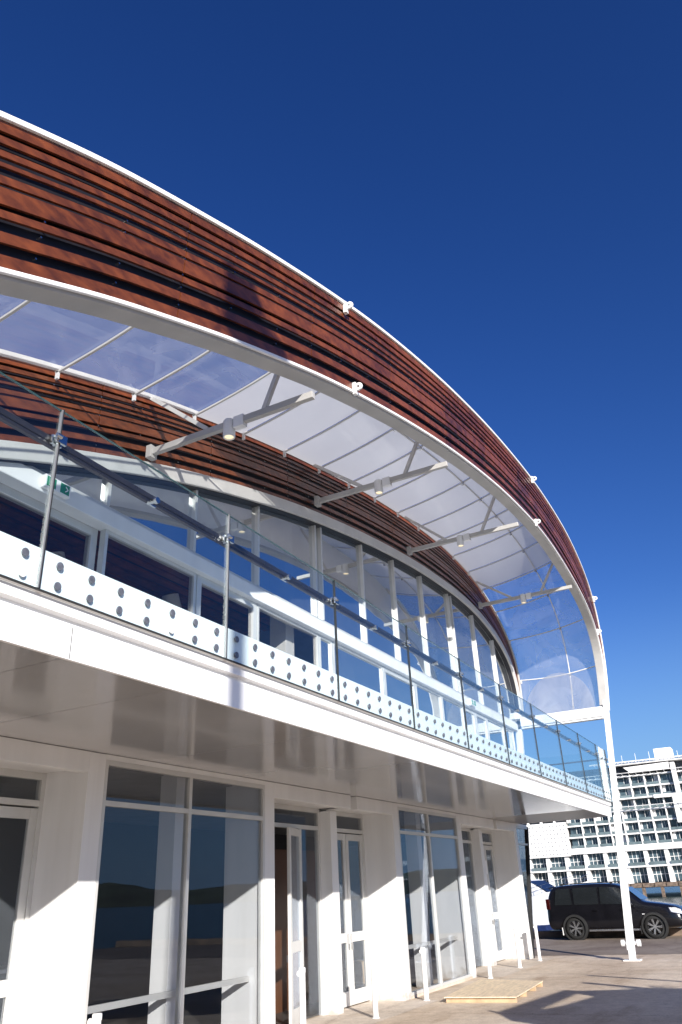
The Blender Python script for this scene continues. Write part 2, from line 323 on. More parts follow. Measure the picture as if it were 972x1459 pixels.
def wloc(o):
    v = Vector((0, 0, 0))
    while o: v += o.location; o = o.parent
    return v
def obj(name, mb, mt, parent=None, bevel=0, smooth=False, local=False, sub=0, angle=None):
    me = bpy.data.meshes.new(name)
    off = Vector((0, 0, 0)) if local or parent is None else wloc(parent)
    me.from_pydata([tuple(Vector(p)-off) for p in mb.v], [], mb.f)
    for x in (mt if isinstance(mt, (list, tuple)) else [mt]): me.materials.append(x)
    for p, i in zip(me.polygons, mb.mi): p.material_index = i; p.use_smooth = smooth
    import bmesh
    bm = bmesh.new(); bm.from_mesh(me); bmesh.ops.recalc_face_normals(bm, faces=bm.faces); bm.to_mesh(me); bm.free()
    if smooth and angle: me.set_sharp_from_angle(angle=R(angle))
    o = bpy.data.objects.new(name, me); col.objects.link(o); o.parent = parent
    if bevel:
        b = o.modifiers.new('bevel', 'BEVEL'); b.width = bevel; b.segments = 2; b.limit_method = 'ANGLE'
    if sub:
        s_ = o.modifiers.new('sub', 'SUBSURF'); s_.levels = sub; s_.render_levels = sub
    return o
def tag(o, label=None, cat=None, group=None, kind=None):
    if label: o['label'] = label
    if cat: o['category'] = cat
    if group: o['group'] = group
    if kind: o['kind'] = kind
    return o
def thing(name, loc, label, cat, group=None, rz=0):
    o = bpy.data.objects.new(name, None); col.objects.link(o); o.location = loc; o.rotation_euler = (0, 0, rz)
    o.empty_display_size = .3
    return tag(o, label, cat, group)
def struct(name, mb, mt, **k): return tag(obj(name, mb, mt, **k), kind='structure')
def copy_tree(o, parent=None):
    c = o.copy(); col.objects.link(c); c.parent = parent
    for ch in list(o.children): copy_tree(ch, c)
    return c

# ------------------------------------------------------------------ ground, road, water, far shore
EDGE = 33.2
mb = MB().box(-90, EDGE, -16, 90, -.9, 0); struct('wharf_deck', mb, M['conc'])
mb = MB()
for k in range(20):
    mb.tube((EDGE-.5, -14+k*5, -4), (EDGE-.5, -14+k*5, -.85), .22, n=10)
    mb.tube((-60+k*5, -15.5, -4), (-60+k*5, -15.5, -.85), .22, n=10)
struct('wharf_piles', mb, M['timber'])
mb = MB().add([(-4000, -4000, -2.1), (4000, -4000, -2.1), (4000, 4000, -2.1), (-4000, 4000, -2.1)], [(0, 1, 2, 3)])
struct('water', mb, M['water'])
mb = MB().add([(25.6, -16, .004), (32.3, -16, .004), (32.3, 90, .004), (24.9, 90, .004), (24.4, 20, .004), (24.9, 6, .004)], [(0, 1, 2, 3, 4, 5)])
struct('road', mb, M['asph'])
mb = MB()
for s in range(3):   # pale aprons in front of the door bays, one per building module
    x0 = 7.15+8.45*s
    mb.add([(x0+3.72-8.45, 6.4, .004), (x0-.05, 6.4, .004), (x0-.05, 7.7, .004), (x0+3.72-8.45, 7.7, .004)], [(0, 1, 2, 3)])
struct('paving', mb, M['apron'])
mb = MB()
for a in (-2.0, 5.2, 12.6, 20.0):
    mb.add([(a, -16, .005), (a+.025, -16, .005), (a+.025, 6.35, .005), (a, 6.35, .005)], [(0, 1, 2, 3)])
for y in (-4.5, 1.2):
    mb.add([(-60, y, .006), (24.8, y, .006), (24.8, y+.02, .006), (-60, y+.02, .006)], [(0, 1, 2, 3)])
struct('pavement_joints', mb, M['timber'])
mb = MB().box(32.42, 32.78, -16, 90, 0, .24)
struct('kerb', mb, M['timber'], bevel=.02)
# far shore seen only mirrored in the glass
mb = MB(); n = 160; vs = []
for i in range(n+1):
    a = R(100)+R(257)*i/n; rr = 1400+180*math.sin(i*.21)
    h = 12+13*abs(math.sin(i*.17+1))+5*math.sin(i*.9)+5*random.random()
    c, s_ = math.cos(a), math.sin(a)
    for (q, z) in ((rr-260, -2.5), (rr-120, h*.55), (rr, h), (rr+300, h*.7), (rr+700, -2.5)): vs.append((q*c, q*s_, z))
fs = [(5*i+k, 5*i+k+1, 5*i+6+k, 5*i+5+k) for i in range(n) for k in range(4)]
mb.add(vs, fs); struct('hills', mb, M['hill'], smooth=True)

# ------------------------------------------------------------------ arch curves (x, z), read off the building
OT = [(-4.5, 2.4), (-2, 4.55), (0, 5.93), (1.2, 6.66), (2.31, 7.29), (2.83, 7.56), (3.35, 7.83), (3.97, 8.1), (4.43, 8.29), (5.48, 8.72), (6.16, 8.97), (6.77, 9.19), (7.71, 9.51), (8.74, 9.83), (9.7, 10.09), (10.8, 10.36), (12.09, 10.64), (13.59, 10.91), (14.86, 11.10), (16.27, 11.26), (17.97, 11.40), (19.59, 11.44), (21.4, 11.37), (22.69, 11.19), (24.01, 10.84), (25.08, 10.3), (25.75, 9.6), (26.12, 8.64), (26.13, 7.73), (25.97, 6.97), (25.88, 6.70)]
OB = [(-4.1, 1.6), (-2, 3.3), (0, 4.7), (1.3, 5.42), (2.63, 6.07), (2.95, 6.23), (3.41, 6.46), (3.89, 6.68), (4.45, 6.91), (4.96, 7.13), (5.66, 7.40), (6.31, 7.64), (6.8, 7.82), (7.47, 8.05), (8.12, 8.25), (9.31, 8.60), (10.74, 8.98), (12.42, 9.37), (14.41, 9.74), (15.99, 9.97), (18.14, 10.17), (19.75, 10.20), (21.55, 10.08), (23.53, 9.8), (24.9, 9.35), (25.65, 8.73), (25.96, 7.97), (25.90, 6.97), (25.84, 6.70)]
IB = [(-4, 2.0), (-2, 3.2), (0, 4.35), (2, 5.4), (3.5, 6.07), (4.83, 6.64), (5.5, 6.9), (6.1, 7.13), (7.12, 7.49), (8.14, 7.81), (9.08, 8.07), (10.17, 8.34), (11.34, 8.61), (12.34, 8.8), (13.85, 9.06), (15.45, 9.29), (16.79, 9.45), (18.09, 9.56), (18.89, 9.6), (20.5, 9.66), (22.15, 9.58), (23.59, 9.33), (24.7, 8.96), (25.35, 8.5), (25.68, 7.96), (25.80, 7.45), (25.70, 6.72)]
IT = [(-4.5, 3.0), (-2, 4.45), (0, 5.6), (2, 6.6), (3.3, 7.2), (4.62, 7.73), (5.49, 8.05), (6.76, 8.49), (7.54, 8.73), (8.06, 8.88), (8.95, 9.12), (9.45, 9.26), (10.78, 9.58), (11.38, 9.71), (11.75, 9.79), (13.67, 10.16), (14.92, 10.37), (16.82, 10.6), (18.84, 10.76), (20.24, 10.78), (21.6, 10.7), (22.48, 10.56), (23.4, 10.34), (24.46, 9.93), (25.46, 9.32), (25.98, 8.62), (26.05, 7.69), (25.82, 6.72)]
def smooth_curve(P, n=241):
    # Catmull-Rom, dense, then smoothed and resampled by arc length
    pts = []
    for i in range(len(P)-1):
        p0 = P[max(i-1, 0)]; p1 = P[i]; p2 = P[i+1]; p3 = P[min(i+2, len(P)-1)]
        for k in range(10):
            t = k/10
            pts.append(tuple(.5*(2*p1[j]+(p2[j]-p0[j])*t+(2*p0[j]-5*p1[j]+4*p2[j]-p3[j])*t*t+(3*p1[j]-p0[j]-3*p2[j]+p3[j])*t**3) for j in (0, 1)))
    pts.append(P[-1])
    def res(q, m_):
        L = [0]
        for a, b in zip(q, q[1:]): L.append(L[-1]+math.dist(a, b))
        o = []; j = 0
        for i in range(m_):
            t = L[-1]*i/(m_-1)
            while j < len(L)-2 and L[j+1] < t: j += 1
            u = (t-L[j])/max(L[j+1]-L[j], 1e-9); o.append((q[j][0]+(q[j+1][0]-q[j][0])*u, q[j][1]+(q[j+1][1]-q[j][1])*u))
        return o
    q = res(pts, n)
    for _ in range(14):
        q = [q[0]]+[((q[i-1][0]+2*q[i][0]+q[i+1][0])/4, (q[i-1][1]+2*q[i][1]+q[i+1][1])/4) for i in range(1, n-1)]+[q[-1]]
    return q
cOT, cOB, cIB, cIT = (smooth_curve(c) for c in (OT, OB, IB, IT))
def zat(c, x):          # z on the rising/long part of a curve
    for a, b in zip(c, c[1:]):
        if a[0] <= x <= b[0]: return a[1]+(b[1]-a[1])*(x-a[0])/(b[0]-a[0])
    return c[0][1]
def match(c, x):        # curve index (float) for station x <= 22, used to pair curves
    for i, (a, b) in enumerate(zip(c, c[1:])):
        if a[0] <= x <= b[0]: return i+(x-a[0])/(b[0]-a[0])
    return 0.
def at(c, i):
    i = max(0, min(len(c)-1.0001, i)); k = int(i); t = i-k
    return (c[k][0]+(c[k+1][0]-c[k][0])*t, c[k][1]+(c[k+1][1]-c[k][1])*t)
XL, XR = -3.9, 22.
def station(c, s):      # s in metres of x up to 22, then 22..29 runs round the far end
    if s <= XR: return at(c, match(c, s))
    i0 = match(c, XR); return at(c, i0+(len(c)-1-i0)*(s-XR)/7.)
yO = lambda z: 4.55-.08*z
YI = 6.8

# ------------------------------------------------------------------ the building
BL = Vector((12, 8, 0))
bld = thing('event_building', BL, 'white two storey waterfront building with sweeping red timber arches over a glass facade', 'building')

SL = [(0, .085), (.108, .170), (.207, .262), (.290, .330), (.380, .445), (.460, .585), (.612, .675), (.755, .838), (.905, 1.0)]
def band(top, bot, yf, sgn, stations, prefix):
    # slatted timber band: one part per panel between joints, dark backing behind
    def pt(s, v, dy=0):
        a = station(top, s); b = station(bot, s); x = a[0]+(b[0]-a[0])*v; z = a[1]+(b[1]-a[1])*v
        return Vector((x, yf(z)+dy, z))
    for j, (s0, s1) in enumerate(zip(stations, stations[1:])):
        ns = max(3, int((s1-s0)/.22)); mb = MB()
        for (v0, v1) in SL:
            v0 += .005 if v0 > 0 else 0; v1 -= .007 if v1 < 1 else 0
            S = [s0+.007+(s1-s0-.014)*i/ns for i in range(ns+1)]
            mb.strip([pt(s, v0) for s in S], [pt(s, v1) for s in S], [pt(s, v1, .028) for s in S], [pt(s, v0, .028) for s in S])
        obj('timber_cladding', mb, M['wood'], bld)
    S = [stations[0]+(stations[-1]-stations[0])*i/150 for i in range(151)]
    mb = MB().strip([pt(s, 0, .08) for s in S], [pt(s, 1, .08) for s in S], [pt(s, 1, .12) for s in S], [pt(s, 0, .12) for s in S])
    obj('dark_backing', mb, M['black'], bld)
    mb = MB().strip([pt(s, -.0, .122) for s in S], [pt(s, 1, .122) for s in S], [pt(s, 1, .14) for s in S], [pt(s, 0, .14) for s in S])
    obj('band_lining', mb, M['canopy_lining'], bld)
    mb = MB()
    for s in stations[1:-1]:       # bolts at the joints and between them
        for q in (s-.8, s, s+.8):
            if q > 28: continue
            for v in (.19, .355, .452, .6, .715, .872):
                if q != s and random.random() < .5: continue
                p = pt(q, v, .02); mb.tube(p+Vector((0, -.015, 0)), p+Vector((0, .03, 0)), .009, n=8)
    obj('cladding_bolt', mb, M['chrome'], bld)['kind'] = 'stuff'
JO = [-3.9, -2.75, -.33, 2.1, 4.5, 7.0, 9.45, 11.9, 14.35, 16.8, 19.25, 21.7, 24.0, 26.4, 28.9]
band(cOT, cOB, yO, 1, JO, 'outer')
JI = [-3.9, -1.1, 1.35, 3.8, 6.25, 8.7, 11.1, 13.6, 16.05, 18.5, 20.9, 23.4, 25.9, 28.9]
band(cIT, cIB, lambda z: YI, 1, JI, 'inner')

S = [XL+(29-XL)*i/200 for i in range(201)]
def rail4(c, yf, y0, y1, n0, n1):       # strip following curve c, between normal offsets n0..n1 and y offsets
    P = [station(c, s) for s in S]; A, B, C_, D = [], [], [], []
    for i, p in enumerate(P):
        a = P[max(i-1, 0)]; b = P[min(i+1, len(P)-1)]; tx, tz = b[0]-a[0], b[1]-a[1]; L = math.hypot(tx, tz); nx, nz = -tz/L, tx/L
        y = yf(p[1])
        A.append((p[0]+nx*n0, y+y0, p[1]+nz*n0)); B.append((p[0]+nx*n1, y+y0, p[1]+nz*n1))
        C_.append((p[0]+nx*n1, y+y1, p[1]+nz*n1)); D.append((p[0]+nx*n0, y+y1, p[1]+nz*n0))
    return A, B, C_, D
obj('outer_coping', MB().strip(*rail4(cOT, yO, -.03, .22, .0, .055)), M['fascia'], bld, bevel=.008)
obj('outer_arch_steel', MB().strip(*rail4(cOB, yO, .012, .25, -.075, -.0)), M['steeld'], bld, bevel=.008)
obj('outer_arch_lip', MB().strip(*rail4(cOB, yO, -.03, .009, -.045, -.004)), M['fascia'], bld, bevel=.006)
obj('inner_coping', MB().strip(*rail4(cIT, lambda z: YI, -.05, .12, .0, .06)), M['steelw'], bld, bevel=.006)
obj('inner_arch_steel', MB().strip(*rail4(cIB, lambda z: YI, -.07, .15, -.22, -.0)), M['steelw'], bld, bevel=.01)
obj('glazing_head_gutter', MB().strip(*rail4(cIB, lambda z: YI, -.02, .12, -.235, -.224)), M['black'], bld)

# canopy: ruled between the tops of the two bands, two rows of panels
def cpt(s, t, dz=0):
    a = station(cIT, s); b = station(cOT, s)
    z = a[1]+(b[1]-a[1])*t-.05; x = a[0]+(b[0]-a[0])*t
    y = YI-.06+(yO(b[1])+.14-YI+.06)*t
    sag = -.10*math.sin(math.pi*t)
    return Vector((x, y, z+sag+dz))
ribs = [-3.9, -2.75, -1.39, -.03, 1.33, 2.69, 4.05, 5.4, 6.76, 8.12, 9.48, 10.84, 12.2, 13.56, 14.92, 16.28, 17.64, 19.0, 20.3, 21.6, 22.9, 24.3, 25.8, 27.4, 28.95]
TM = .62
for i, (a, b) in enumerate(zip(ribs, ribs[1:])):
    for (t0, t1) in ((0, TM), (TM, 1)):
        g0, g1 = t0+.0008, t1-.0008
        vs = []; ns, ntt = 6, 6
        for p in range(ns+1):
            for q in range(ntt+1): vs.append(cpt(a+.008+(b-a-.016)*p/ns, g0+(g1-g0)*q/ntt))
        fs = [(p*(ntt+1)+q, p*(ntt+1)+q+1, (p+1)*(ntt+1)+q+1, (p+1)*(ntt+1)+q) for p in range(ns) for q in range(ntt)]
        solid = 8.0 < a < 22.5
        o = obj('canopy_panel', MB().add(vs, fs), M['canopy'] if solid else M['gcan'], bld, smooth=True)
        o['label'] = 'opaque white canopy panel' if solid else 'clear glass canopy panel'
mb = MB()
for s in ribs[1:-1]:
    P = [cpt(s, t/10, -.03) for t in range(11)]
    for p, q in zip(P, P[1:]): mb.beam(p, q, .022 if 8.2 < s < 22.5 else .03, .03)
    p = cpt(s, TM, -.05); obj('canopy_fixing', MB().tube(p, p-Vector((0, 0, .05)), .035, n=10), M['chrome'], bld)
    p = cpt(s, .012, -.02); obj('canopy_fixing', MB().beam(p, p-Vector((0, 0, .12)), .05, .03), M['white'], bld)
for i in range(120):
    a, b = -3.9+(28.9+3.9)*i/120, -3.9+(28.9+3.9)*(i+1)/120
    mb.beam(cpt(a, TM, -.03), cpt(b, TM, -.03), .03, .02)
obj('canopy_glazing_bar', mb, M['steelw'], bld)
# pale disc standing in for a patch of light on the lowest end panel
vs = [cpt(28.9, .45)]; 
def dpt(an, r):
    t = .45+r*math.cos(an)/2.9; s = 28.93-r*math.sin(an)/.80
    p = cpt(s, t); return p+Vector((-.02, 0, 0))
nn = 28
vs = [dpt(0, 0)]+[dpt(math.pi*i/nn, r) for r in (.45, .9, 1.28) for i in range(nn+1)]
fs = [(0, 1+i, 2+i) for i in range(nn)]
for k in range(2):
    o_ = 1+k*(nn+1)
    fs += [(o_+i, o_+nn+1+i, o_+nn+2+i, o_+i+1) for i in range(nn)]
obj('lit_patch_disc', MB().add(vs, fs), M['gdisc'], bld)

# arms between the arches
ARMS = [(-3.0, 4.9-1.9), (2.3, 5.35), (7.18, 7.58), (12.06, 8.9), (16.8, 9.53), (22.35, 9.68)]
for (x, z) in ARMS[1:]:
    z += .06; yo = yO(z)+.05
    mb = MB().box(x-.038, x+.038, yo, YI-.06, z-.05, z+.05)
    mb.box(x-.07, x+.07, YI-.16, YI-.065, z-.10, z+.10)
    obj('canopy_arm', mb, M['steeld'], bld, bevel=.006)
    so_ = station(cOT, x); si = station(cIT, x)
    mb = MB().beam((x, 4.75, z+.05), (x, yO(so_[1])+.35, so_[1]-.25), .06, .06, up=(1, 0, 0)); obj('brace', mb, M['steelw'], bld)
    mb = MB().beam((x, 5.68, z+.05), (x-.05, YI-.09, si[1]-.06), .06, .06, up=(1, 0, 0)); obj('brace', mb, M['steelw'], bld)
    lz = z+.0
    lt = thing('spotlight', (x+.02, 5.32, z-.2), {2.3: 'white cylinder spotlight on the canopy arm nearest the camera', 7.18: 'white cylinder spotlight on the largest arm crossing in front of the red timber', 12.06: 'white cylinder spotlight on the second full arm from the left', 16.8: 'white cylinder spotlight on the arm below the middle of the white canopy', 22.35: 'small white spotlight on the last arm, against blue sky'}[x], 'spotlight', 'spotlights along the canopy arms')
    L0 = wloc(lt)
    hd = MB().lathe((L0.x-.02, L0.y, L0.z), [(.0, .27), (.07, .27), (.085, .25), (.085, .02), (.08, 0), (.065, 0), (.065, .03), (0, .03)], n=24)
    hd.box(L0.x-.07, L0.x+.03, L0.y-.26, L0.y-.10, L0.z+.10, L0.z+.27)
    obj('housing', hd, M['white'], lt, smooth=True, angle=35)
    obj('lens', MB().tube((L0.x-.02, L0.y, L0.z+.028), (L0.x-.02, L0.y, L0.z+.018), .063, n=24), M['glow'], lt)
# white eye brackets standing proud of the band
for (x, z) in [(7.82, 9.47), (8.16, 8.28), (18.23, 11.40), (18.25, 10.18), (25.3, 10.2), (25.35, 9.1)]:
    y = yO(z); mb = MB()
    mb.box(x-.035, x+.035, y-.06, y+.0, z-.10, z+.10); mb.lathe((x, y-.09, z+.02), [(.025, -.018), (.065, -.018), (.065, .018), (.025, .018), (.025, -.018)], axis='x', n=14)
    obj('eye_bracket', mb, M['white'], bld, bevel=.01)

# balcony slab and fascia
XE = 24.4
def lean(z): return XE+(z-3.48)*.30
mb = MB(); prof = [(4.27, 3.455), (4.27, 3.705), (4.33, 3.712), (4.33, 3.752), (4.24, 3.76), (4.24, 3.845), (4.212, 3.862), (4.212, 4.165), (4.30, 4.165), (4.30, 4.2), (7.6, 4.2), (7.6, 4.05), (4.7, 4.05), (4.30, 4.05), (4.30, 3.455)]
vs = [(-6, y, z) for y, z in prof]+[(lean(z), y, z) for y, z in prof]; n = len(prof)
mb.add(vs, [tuple(range(n-1, -1, -1)), tuple(range(n, 2*n))]+[(i, (i+1) % n, n+(i+1) % n, n+i) for i in range(n)])
obj('balcony_fascia', mb, M['fascia'], bld)
xs = [-6, -3.2, .3, 1.6, 3.92, 5.16, 7.9, 10.6, 13.3, 16.0, 18.7, 21.4]
for a, b in zip(xs, xs[1:]):
    obj('soffit_panel', MB().box(a+.004, b-.004, 4.304, 7.6, 3.485, 3.5), M['soffit'], bld)
mb = MB()
for k in range(22):
    x = 21.404+k*.137
    mb.box(x+.003, min(x+.134, 24.38), 4.304, 7.6, 3.485, 3.498)
obj('soffit_plank', mb, M['plank'], bld)
obj('soffit_void', MB().box(-6, 24.38, 4.304, 7.6, 3.51, 3.53), M['black'], bld)
obj('glass_shadow_line', MB().box(-6, 24.5, 4.19, 4.211, 3.848, 3.858), M['rubber'], bld)  # black strip painting the shadow line under the glass
mb = MB()
for x in (.9, 3.9, 6.9, 9.9, 12.9, 15.9, 18.9, 21.9): mb.box(x-.003, x+.003, 4.2685, 4.272, 3.46, 3.70)
obj('fascia_joint', mb, M['rubber'], bld)['kind'] = 'stuff'
# end edge beam of balcony
obj('end_fascia', MB().hexa([(24.4, 4.7, 3.48), (24.5, 4.7, 3.48), (24.5, 6.9, 3.48), (24.4, 6.9, 3.48), (24.4, 4.7, 4.2), (24.75, 4.7, 4.2), (24.75, 6.9, 4.2), (24.4, 6.9, 4.2)]), M['fascia'], bld)

# ---- ground floor facade
H0 = 3.48
def shell(name, x0, x1, y0, y1, z0, z1, m_, bev=.006): return obj(name, MB().box(x0, x1, y0, y1, z0, z1), m_, bld, bevel=bev)
def window_box(s, xend=None):
    x0, x1 = s, s+3.46
    xc = x0+1.64
    fr = MB(); y0, y1 = 7.0, 7.09
    xe = x1 if xend is None else xend
    fr.box(x0, x0+.05, y0, y1, 0.05, 3.42); fr.box(xe-.05, xe, y0, y1, 0.05, 3.42)
    if xend is None: fr.box(xc-.03, xc+.03, y0, y1, .10, 3.36)
    fr.box(x0+.05, xe-.05, y0, y1, 3.36, 3.42); fr.box(x0+.05, xe-.05, y0+.003, y1, .05, .10)
    for a, b in (((x0+.05, xc-.03), (xc+.03, xe-.05)) if xend is None else ((x0+.05, xe-.05),)):
        fr.box(a, b, y0+.004, y1, 2.90, 2.96)
    w_ = obj('shop_window', fr, M['frame'], bld, bevel=.004)
    w_['label'] = 'ground floor window'
    for a, b in (((x0+.05, xc-.03), (xc+.03, xe-.05)) if xend is None else ((x0+.05, xe-.05),)):
        obj('pane', MB().box(a, b, y0+.04, y0+.052, .10, 2.90), M['gdoor'], w_)
        obj('pane', MB().box(a, b, y0+.04, y0+.052, 2.96, 3.36), M['gdoor'], w_)
    shell('window_plinth', x0, xe, 7.0, 7.3, 0, .05, M['apron'], 0)
    shell('window_header', x0, xe, 7.0, 7.2, 3.42, H0, M['wall'], 0)
    # inner columns and guard rail behind the glass
    for q in ((x0+1.78, 7.37, 7.66), ):
        shell('inner_column', q[0], q[0]+.26, q[1], q[2], 0, H0, M['wall'])
    mb = MB().box(x0-.0, xe-.02, 7.26, 7.30, .78, .85); obj('guard_rail', mb, M['frame'], bld)
def leaf(parent, wdt, h=2.9, handle_side=1):
    # a glazed door leaf in local coordinates: hinge at x=0, spans +x, outside is -y
    st = .105
    mb = MB()
    mb.box(0, st, -.025, .025, .02, h); mb.box(wdt-st, wdt, -.025, .025, .02, h)
    mb.box(st, wdt-st, -.024, .024, h-.12, h); mb.box(st, wdt-st, -.024, .024, .02, .25); mb.box(st, wdt-st, -.024, .024, 1.02, 1.18)
    d = obj('door', mb, M['frame'], parent, local=True, bevel=.004)
    obj('pane', MB().box(st, wdt-st, -.006, .006, .25, 1.02), M['gdoor'], d, local=True)
    obj('pane', MB().box(st, wdt-st, -.006, .006, 1.18, h-.12), M['gdoor'], d, local=True)
    hx = wdt-.05 if handle_side > 0 else .05
    hb = MB().box(hx-.03, hx+.03, -.032, -.026, 1.0, 1.16); hb.box(hx-.012, hx+.012, -.055, -.032, .9, 1.0)
    obj('handle', hb, M['chrome'], d, local=True)
    return d
def place(d, x, y, ang):
    d.location = (x-BL.x, y-BL.y, 0); d.rotation_euler = (0, 0, ang)
def door_bay(x0, x1, ydoor, leaves):
    # header and frame
    shell('bay_header', x0, x1, 7.0, 7.14, 3.25, H0, M['wall'], .004)
    shell('bay_ceiling', x0, x1, 7.142, ydoor+.06, 3.30, 3.40, M['white'], 0)
    fr = MB(); y0, y1 = ydoor-.04, ydoor+.05
    fr.box(x0, x0+.06, y0, y1, 0, 3.30); fr.box(x1-.06, x1, y0, y1, 0, 3.30)
    fr.box(x0+.06, x1-.06, y0+.002, y1, 2.92, 2.99); fr.box(x0+.06, x1-.06, y0+.002, y1, 3.22, 3.30)
    f_ = obj('door_frame', fr, M['frame'], bld, bevel=.004)
    obj('transom_pane', MB().box(x0+.06, x1-.06, ydoor, ydoor+.01, 2.99, 3.22), M['gdoor'], f_)
for s in (-9.75, -1.3, 7.15, 15.6):
    window_box(s)
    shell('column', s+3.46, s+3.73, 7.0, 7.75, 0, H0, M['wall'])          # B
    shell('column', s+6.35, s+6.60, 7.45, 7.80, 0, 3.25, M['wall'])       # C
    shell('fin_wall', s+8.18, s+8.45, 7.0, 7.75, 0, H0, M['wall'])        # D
    door_bay(s+3.73, s+6.35, 7.72, 2)
    door_bay(s+6.60, s+8.18, 7.72, 2)
    # double doors of the second bay
    d = leaf(bld, .72); place(d, s+6.66, 7.72, 0)
    d = leaf(bld, .72, handle_side=-1); place(d, s+7.40, 7.72, 0)
    # first bay
    d = leaf(bld, .82); place(d, s+3.80, 7.72, 0)
    if s == 7.15:
        # this one stands open: hinge on the right
        d = leaf(bld, .82, handle_side=1); place(d, s+5.62, 7.68, R(180+17)); d['label'] = 'open glazed door leaf swung outward'
        shell('side_frame', s+5.62, s+5.70, 7.69, 7.76, 0, 2.92, M['frame'])
        obj('side_pane', MB().box(s+5.70, s+6.30, 7.72, 7.73, .02, 2.92), M['gdoor'], bld)
    else:
        d = leaf(bld, .82, handle_side=-1); place(d, s+4.64, 7.72, 0)
        shell('side_frame', s+5.48, s+5.56, 7.69, 7.76, 0, 2.92, M['frame'])
        obj('side_pane', MB().box(s+5.56, s+6.30, 7.72, 7.73, .02, 2.92), M['gdoor'], bld)
# corner glass: start of the next window, cut by the leaning end wall
cx = 24.05; bx = lambda z: 24.07+.36*z
mb = MB(); 
mb.hexa([(cx, 7.0, 3.36), (bx(3.36), 7.0, 3.36), (bx(3.36), 7.09, 3.36), (cx, 7.09, 3.36), (cx, 7.0, 3.42), (bx(3.42), 7.0, 3.42), (bx(3.42), 7.09, 3.42), (cx, 7.09, 3.42)])
mb.hexa([(cx, 7.003, 2.9), (bx(2.9), 7.003, 2.9), (bx(2.9), 7.09, 2.9), (cx, 7.09, 2.9), (cx, 7.003, 2.95), (bx(2.95), 7.003, 2.95), (bx(2.95), 7.09, 2.95), (cx, 7.09, 2.95)])
cf = obj('corner_window', mb, M['frame'], bld)
obj('corner_mullion', MB().beam((bx(0), 7.04, 0), (bx(3.42), 7.04, 3.42), .09, .10, up=(0, 1, 0)), M['rubber'], cf)
for z0, z1 in ((.02, 2.9), (2.95, 3.36)):
    obj('pane', MB().add([(cx, 7.045, z0), (bx(z0), 7.045, z0), (bx(z1), 7.045, z1), (cx, 7.045, z1)], [(0, 1, 2, 3)]), M['gdoor'], cf)
shell('corner_header', 24.05, 25.2, 7.0, 7.2, 3.422, H0, M['white'], 0)
# end wall glass, leaning out
mb = MB().hexa([(bx(0), 7.1, 0), (bx(0)+.05, 7.1, 0), (bx(0)+.05, 16, 0), (bx(0), 16, 0), (bx(H0), 7.1, H0), (bx(H0)+.05, 7.1, H0), (bx(H0)+.05, 16, H0), (bx(H0), 16, H0)])
obj('end_glazing', mb, M['gend'], bld)
# interior
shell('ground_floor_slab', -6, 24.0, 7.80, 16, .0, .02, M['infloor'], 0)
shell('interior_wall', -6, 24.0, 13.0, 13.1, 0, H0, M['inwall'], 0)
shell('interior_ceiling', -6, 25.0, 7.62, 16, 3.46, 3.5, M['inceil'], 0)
shell('interior_partition', 13.1, 14.9, 8.6, 8.66, .02, 2.65, M['brown'], 0)
shell('interior_partition', 6.0, 6.1, 9.0, 12.9, .02, 3.3, M['inwall'], 0)

shell('counter', 7.6, 10.2, 10.2, 10.8, .02, 1.05, M['inceil'], .01)
shell('counter_top', 7.5, 10.3, 10.1, 10.9, 1.052, 1.10, M['white'], .01)
shell('counter', 16.4, 18.6, 10.0, 10.6, .02, 1.1, M['brown'], .01)
for x in (8.0, 8.6, 9.4, 17.0, 17.9):
    shell('cardboard_box', x-.2, x+.2, 9.1, 9.5, .02, .36+.1*(x % 1), M['pinewood'], .01)
o = shell('notice', 23.02-.22, 23.02, 7.688, 7.692, 2.15, 2.5, M['signw'], 0)
# ---- upper floor facade
TZ0, TZ1 = 6.30, 6.53
shell('transom_beam', 4.0, 25.2, 6.82, 7.05, TZ0, TZ1, M['white'], .012)
shell('transom_beam', -6, 3.99, 6.82, 7.05, TZ0, TZ1, M['white'], .012)
shell('transom_cap', 4.0, 25.2, 6.87, 7.0, TZ1+.003, TZ1+.07, M['frame'], .006)
mull = [(4.7, 1), (6.63, 0), (8.46, 0), (10.2, 0), (12.35, 1), (14.35, 0), (16.1, 0), (17.9, 0), (20.0, 1), (22.0, 0), (23.85, 0)]
YG = 6.93
edges = []
for x, dbl in mull:
    edges += [x-.12, x+.12] if dbl else [x]
ztop = lambda x: zat(cIB, x)-.16
for x in edges:
    if ztop(x) < TZ1+.1: continue
    mb = MB().box(x-.028, x+.028, 6.86, 7.08, TZ1+.07, ztop(x))
    obj('upper_mullion', mb, M['frame'], bld, bevel=.004)
seg = [3.9]+edges+[25.55]
for a, b in zip(seg, seg[1:]):
    if ztop(b) < TZ1+.1 or b-a < .1: continue
    aa = a+.028; bb = b-.028; n_ = 8; lo, hi = [], []
    for i in range(n_+1):
        x = aa+(bb-aa)*i/n_; z = ztop(min(x, 25.3)) if x <= 25.3 else 8.4-(x-25.3)*4
        lo.append((x, YG, TZ1+.07)); hi.append((x, YG, max(z, TZ1+.075)))
    vs = lo+hi; fs = [(i, i+1, n_+2+i, n_+1+i) for i in range(n_)]
    obj('upper_pane', MB().add(vs, fs), M['gup'], bld)
